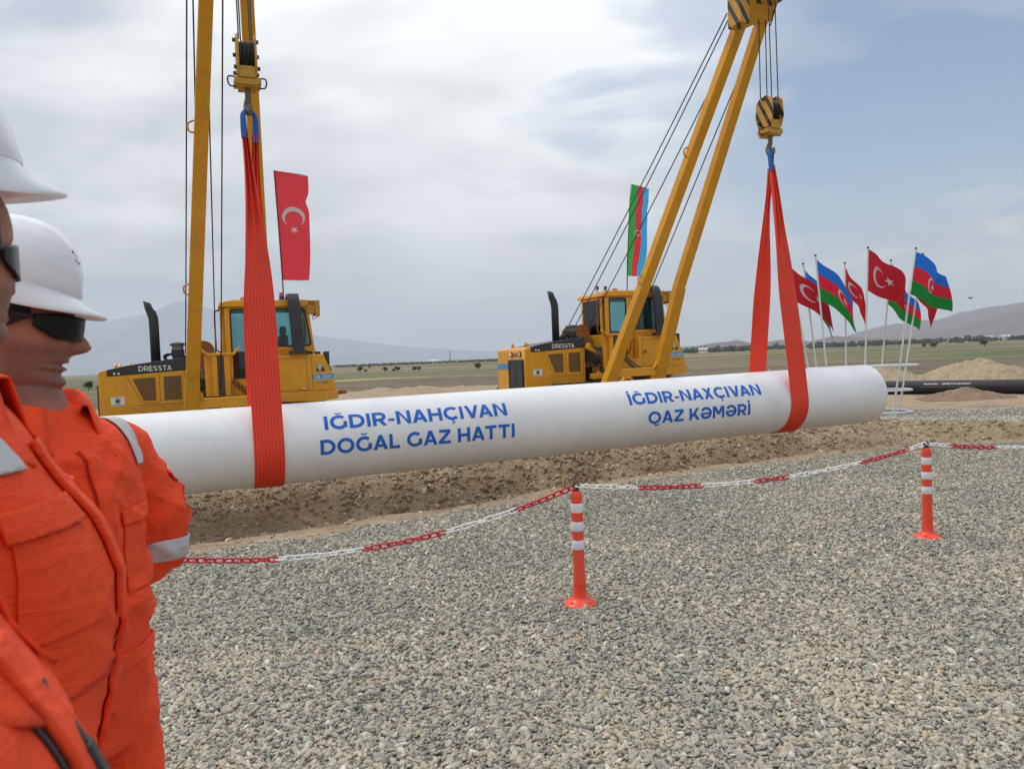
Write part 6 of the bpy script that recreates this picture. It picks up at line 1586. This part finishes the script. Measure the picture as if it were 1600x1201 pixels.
def man_c():
    torso = [(-.02, 0, .86, .13, .14, .17, .85), (0, 0, 1.0, .145, .13, .18, .85), (0, 0, 1.12, .165, .12, .18, .86), (0, 0, 1.22, .175, .12, .185, .88), (0, 0, 1.30, .172, .12, .19, .88), (0, 0, 1.38, .150, .122, .20, .86), (0, 0, 1.44, .118, .12, .195, .84), (0, 0, 1.49, .09, .10, .15, .86), (0, 0, 1.53, .065, .075, .085, .95), (0, 0, 1.545, .05, .06, .06, 1)]
    arms = [dict(s=(-.02, .20, 1.41), e=(-.05, .25, 1.15), w=(.05, .22, .96), c=(.04, .225, .99), r=[.082, .076, .062, .05], pn=(0, -1, 0), **{'in': (0, -.06, -.01)}),
            dict(s=(-.02, -.20, 1.41), e=(-.05, -.25, 1.15), w=(.05, -.22, .96), c=(.04, -.225, .99), r=[.082, .076, .062, .05], pn=(0, 1, 0), **{'in': (0, .06, -.01)})]
    def det(root, cov, M):
        patch(cov, 'placket', [((0, -.055, 0), (0, -1, 0)), ((0, -.012, 0), (0, 1, 0)), ((0, 0, .95), (0, 0, -1)), ((0, 0, 1.46), (0, 0, 1)), ((.04, 0, 0), (-1, 0, 0))], ORG, cov, .003, .007)
        patch(cov, 'zip', [((0, -.064, 0), (0, -1, 0)), ((0, -.058, 0), (0, 1, 0)), ((0, 0, .95), (0, 0, -1)), ((0, 0, 1.46), (0, 0, 1)), ((.04, 0, 0), (-1, 0, 0))], BLK, cov, .001, .002)
        bm = BM(); beam(bm, (.130, -.020, 1.425), (.158, -.022, 1.37), .012, .005, .014, .005, side=(0, 1, 0)); beam(bm, (.158, -.022, 1.372), (.172, -.022, 1.335), .018, .006, .022, .006, side=(0, 1, 0)); obj('zip_pull', bm, BLK, cov, bevel=.002)
        collar(cov, (.0, 0, 1.50), .068, .055, 0, .8)
    person((-.478, .50, -.025), math.radians(28), 'nearest person, only an orange chest with black zip in the lower left corner', 0, 0, torso, (-.05, 0, 1.70), (-.01, 0, 1.515), arms, 8, hat=False, vox=.008, details=det, wr=.6)
man_c()
# operator in the left cab
def operator():
    root = empty('person', W(-1.82, 15.5, -.03), math.radians(22), 'operator in a dark jacket with yellow vest straps seated in the left cab', 'person')
    bm = BM(); c = Vector((3.10, .84, 2.40)); k = Matrix.Translation((0, 0, 0))
    head_mesh(bm, c, PI-.5, 0); limb(bm, [c+Vector((.02, 0, -.22)), c+Vector((.01, 0, -.07))], [.06, .055], 14, 3)
    limb(bm, [(3.12, .84, 1.74), (3.12, .84, 1.95), (3.12, .84, 2.14)], [.15, .16, .12], 20, 4)
    for s in (-1, 1):
        limb(bm, [(3.12, .84+s*.17, 2.14), (3.05, .84+s*.24, 1.92), (2.78, .84+s*.18, 1.95)], [.06, .05, .035], 12, 4); hand(bm, (2.78, .84+s*.18, 1.95), (-1, 0, .05), (0, 0, -1))
        limb(bm, [(3.10, .84+s*.1, 1.80), (2.72, .84+s*.13, 1.82), (2.70, .84+s*.13, 1.50)], [.085, .07, .05], 12, 4)
    b = remesh('body', bm, .012, mat('dark_jacket', (.035, .04, .045), .8), root, 1)
    for s in (-1, 1):
        patch(b, 'vest_strap', [((0, .84+s*.09, 0), (0, -s, 0)), ((0, .84+s*.14, 0), (0, s, 0)), ((0, 0, 1.8), (0, 0, -1)), ((0, 0, 2.2), (0, 0, 1))], mat('hi_vis_yellow', (.45, .62, .05), .6), b, .003, .004, keep=lambda p: abs(p.y-.84) < .17)
operator()

# ------------------------------------------------------------------ small drone in the sky
bm = BM(); X, Z = at(1516, 465.5, 40)
for s, t in ((-1, -1), (1, -1), (-1, 1), (1, 1)):
    beam(bm, (0, 0, 0), (s*.09, t*.09, .02), .018, .014); cyl(bm, (s*.09, t*.09, .01), (s*.09, t*.09, .035), .014, 8); cyl(bm, (s*.09, t*.09, .036), (s*.09, t*.09, .039), .05, 14)
box(bm, -.05, .05, -.07, .07, -.02, .025); box(bm, -.025, .025, -.06, -.02, -.055, -.02)
o = obj('drone', bm, BLK, None, bevel=.004); o.location = (X, 40, Z); tag(o, 'tiny dark drone hovering above the hills at the right', 'drone')

# ------------------------------------------------------------------ every countable piece its own part
SPLIT = {'gusset', 'window', 'door_handle', 'hydraulic_hose', 'intake_hose', 'cap', 'filler_cap', 'latch', 'upright', 'bolt', 'hazard_stripe', 'print_line', 'lifting_lug', 'grille_bar', 'lift_linkage', 'glass', 'window_seal', 'chest_pocket', 'plate_edge', 'door_lower_panel', 'track_wheel'}
def split_loose(o):
    bm = BM(); bm.from_mesh(o.data); bm.verts.ensure_lookup_table(); seen = set(); groups = []
    for v in bm.verts:
        if v.index in seen: continue
        st = [v]; seen.add(v.index); gset = []
        while st:
            q = st.pop(); gset.append(q.index)
            for e in q.link_edges:
                w_ = e.other_vert(q)
                if w_.index not in seen: seen.add(w_.index); st.append(w_)
        groups.append(set(gset))
    bm.free()
    if len(groups) < 2 or len(groups) > 60: return
    base = o.name.split('.')[0]
    for gset in groups:
        b2 = BM(); b2.from_mesh(o.data); b2.verts.ensure_lookup_table()
        bmesh.ops.delete(b2, geom=[v for v in b2.verts if v.index not in gset], context='VERTS')
        me = bpy.data.meshes.new(base); b2.to_mesh(me); b2.free()
        c = o.copy(); c.data = me; c.name = base; COL.objects.link(c)
        for m_ in o.data.materials:
            if m_ and not len(me.materials): me.materials.append(m_)
    bpy.data.objects.remove(o)
for o in [o for o in scene.objects if o.type == 'MESH' and o.parent and o.name.split('.')[0] in SPLIT]: split_loose(o)

# ------------------------------------------------------------------ air
bm = BM(); box(bm, -7000, 7000, -300, 10900, -6, 900)
hz = obj('haze', bm, None, None, smooth=None); hz['kind'] = 'stuff'
m = bpy.data.materials.new('haze'); m.use_nodes = True; t = m.node_tree; t.nodes.clear()
pv = N(t, 'ShaderNodeVolumePrincipled'); pv.inputs['Color'].default_value = (.80, .86, .97, 1); pv.inputs['Density'].default_value = .00015; pv.inputs['Anisotropy'].default_value = 0.0
o = N(t, 'ShaderNodeOutputMaterial'); t.links.new(pv.outputs[0], o.inputs['Volume']); hz.data.materials.append(m)
hz.display_type = 'WIRE'
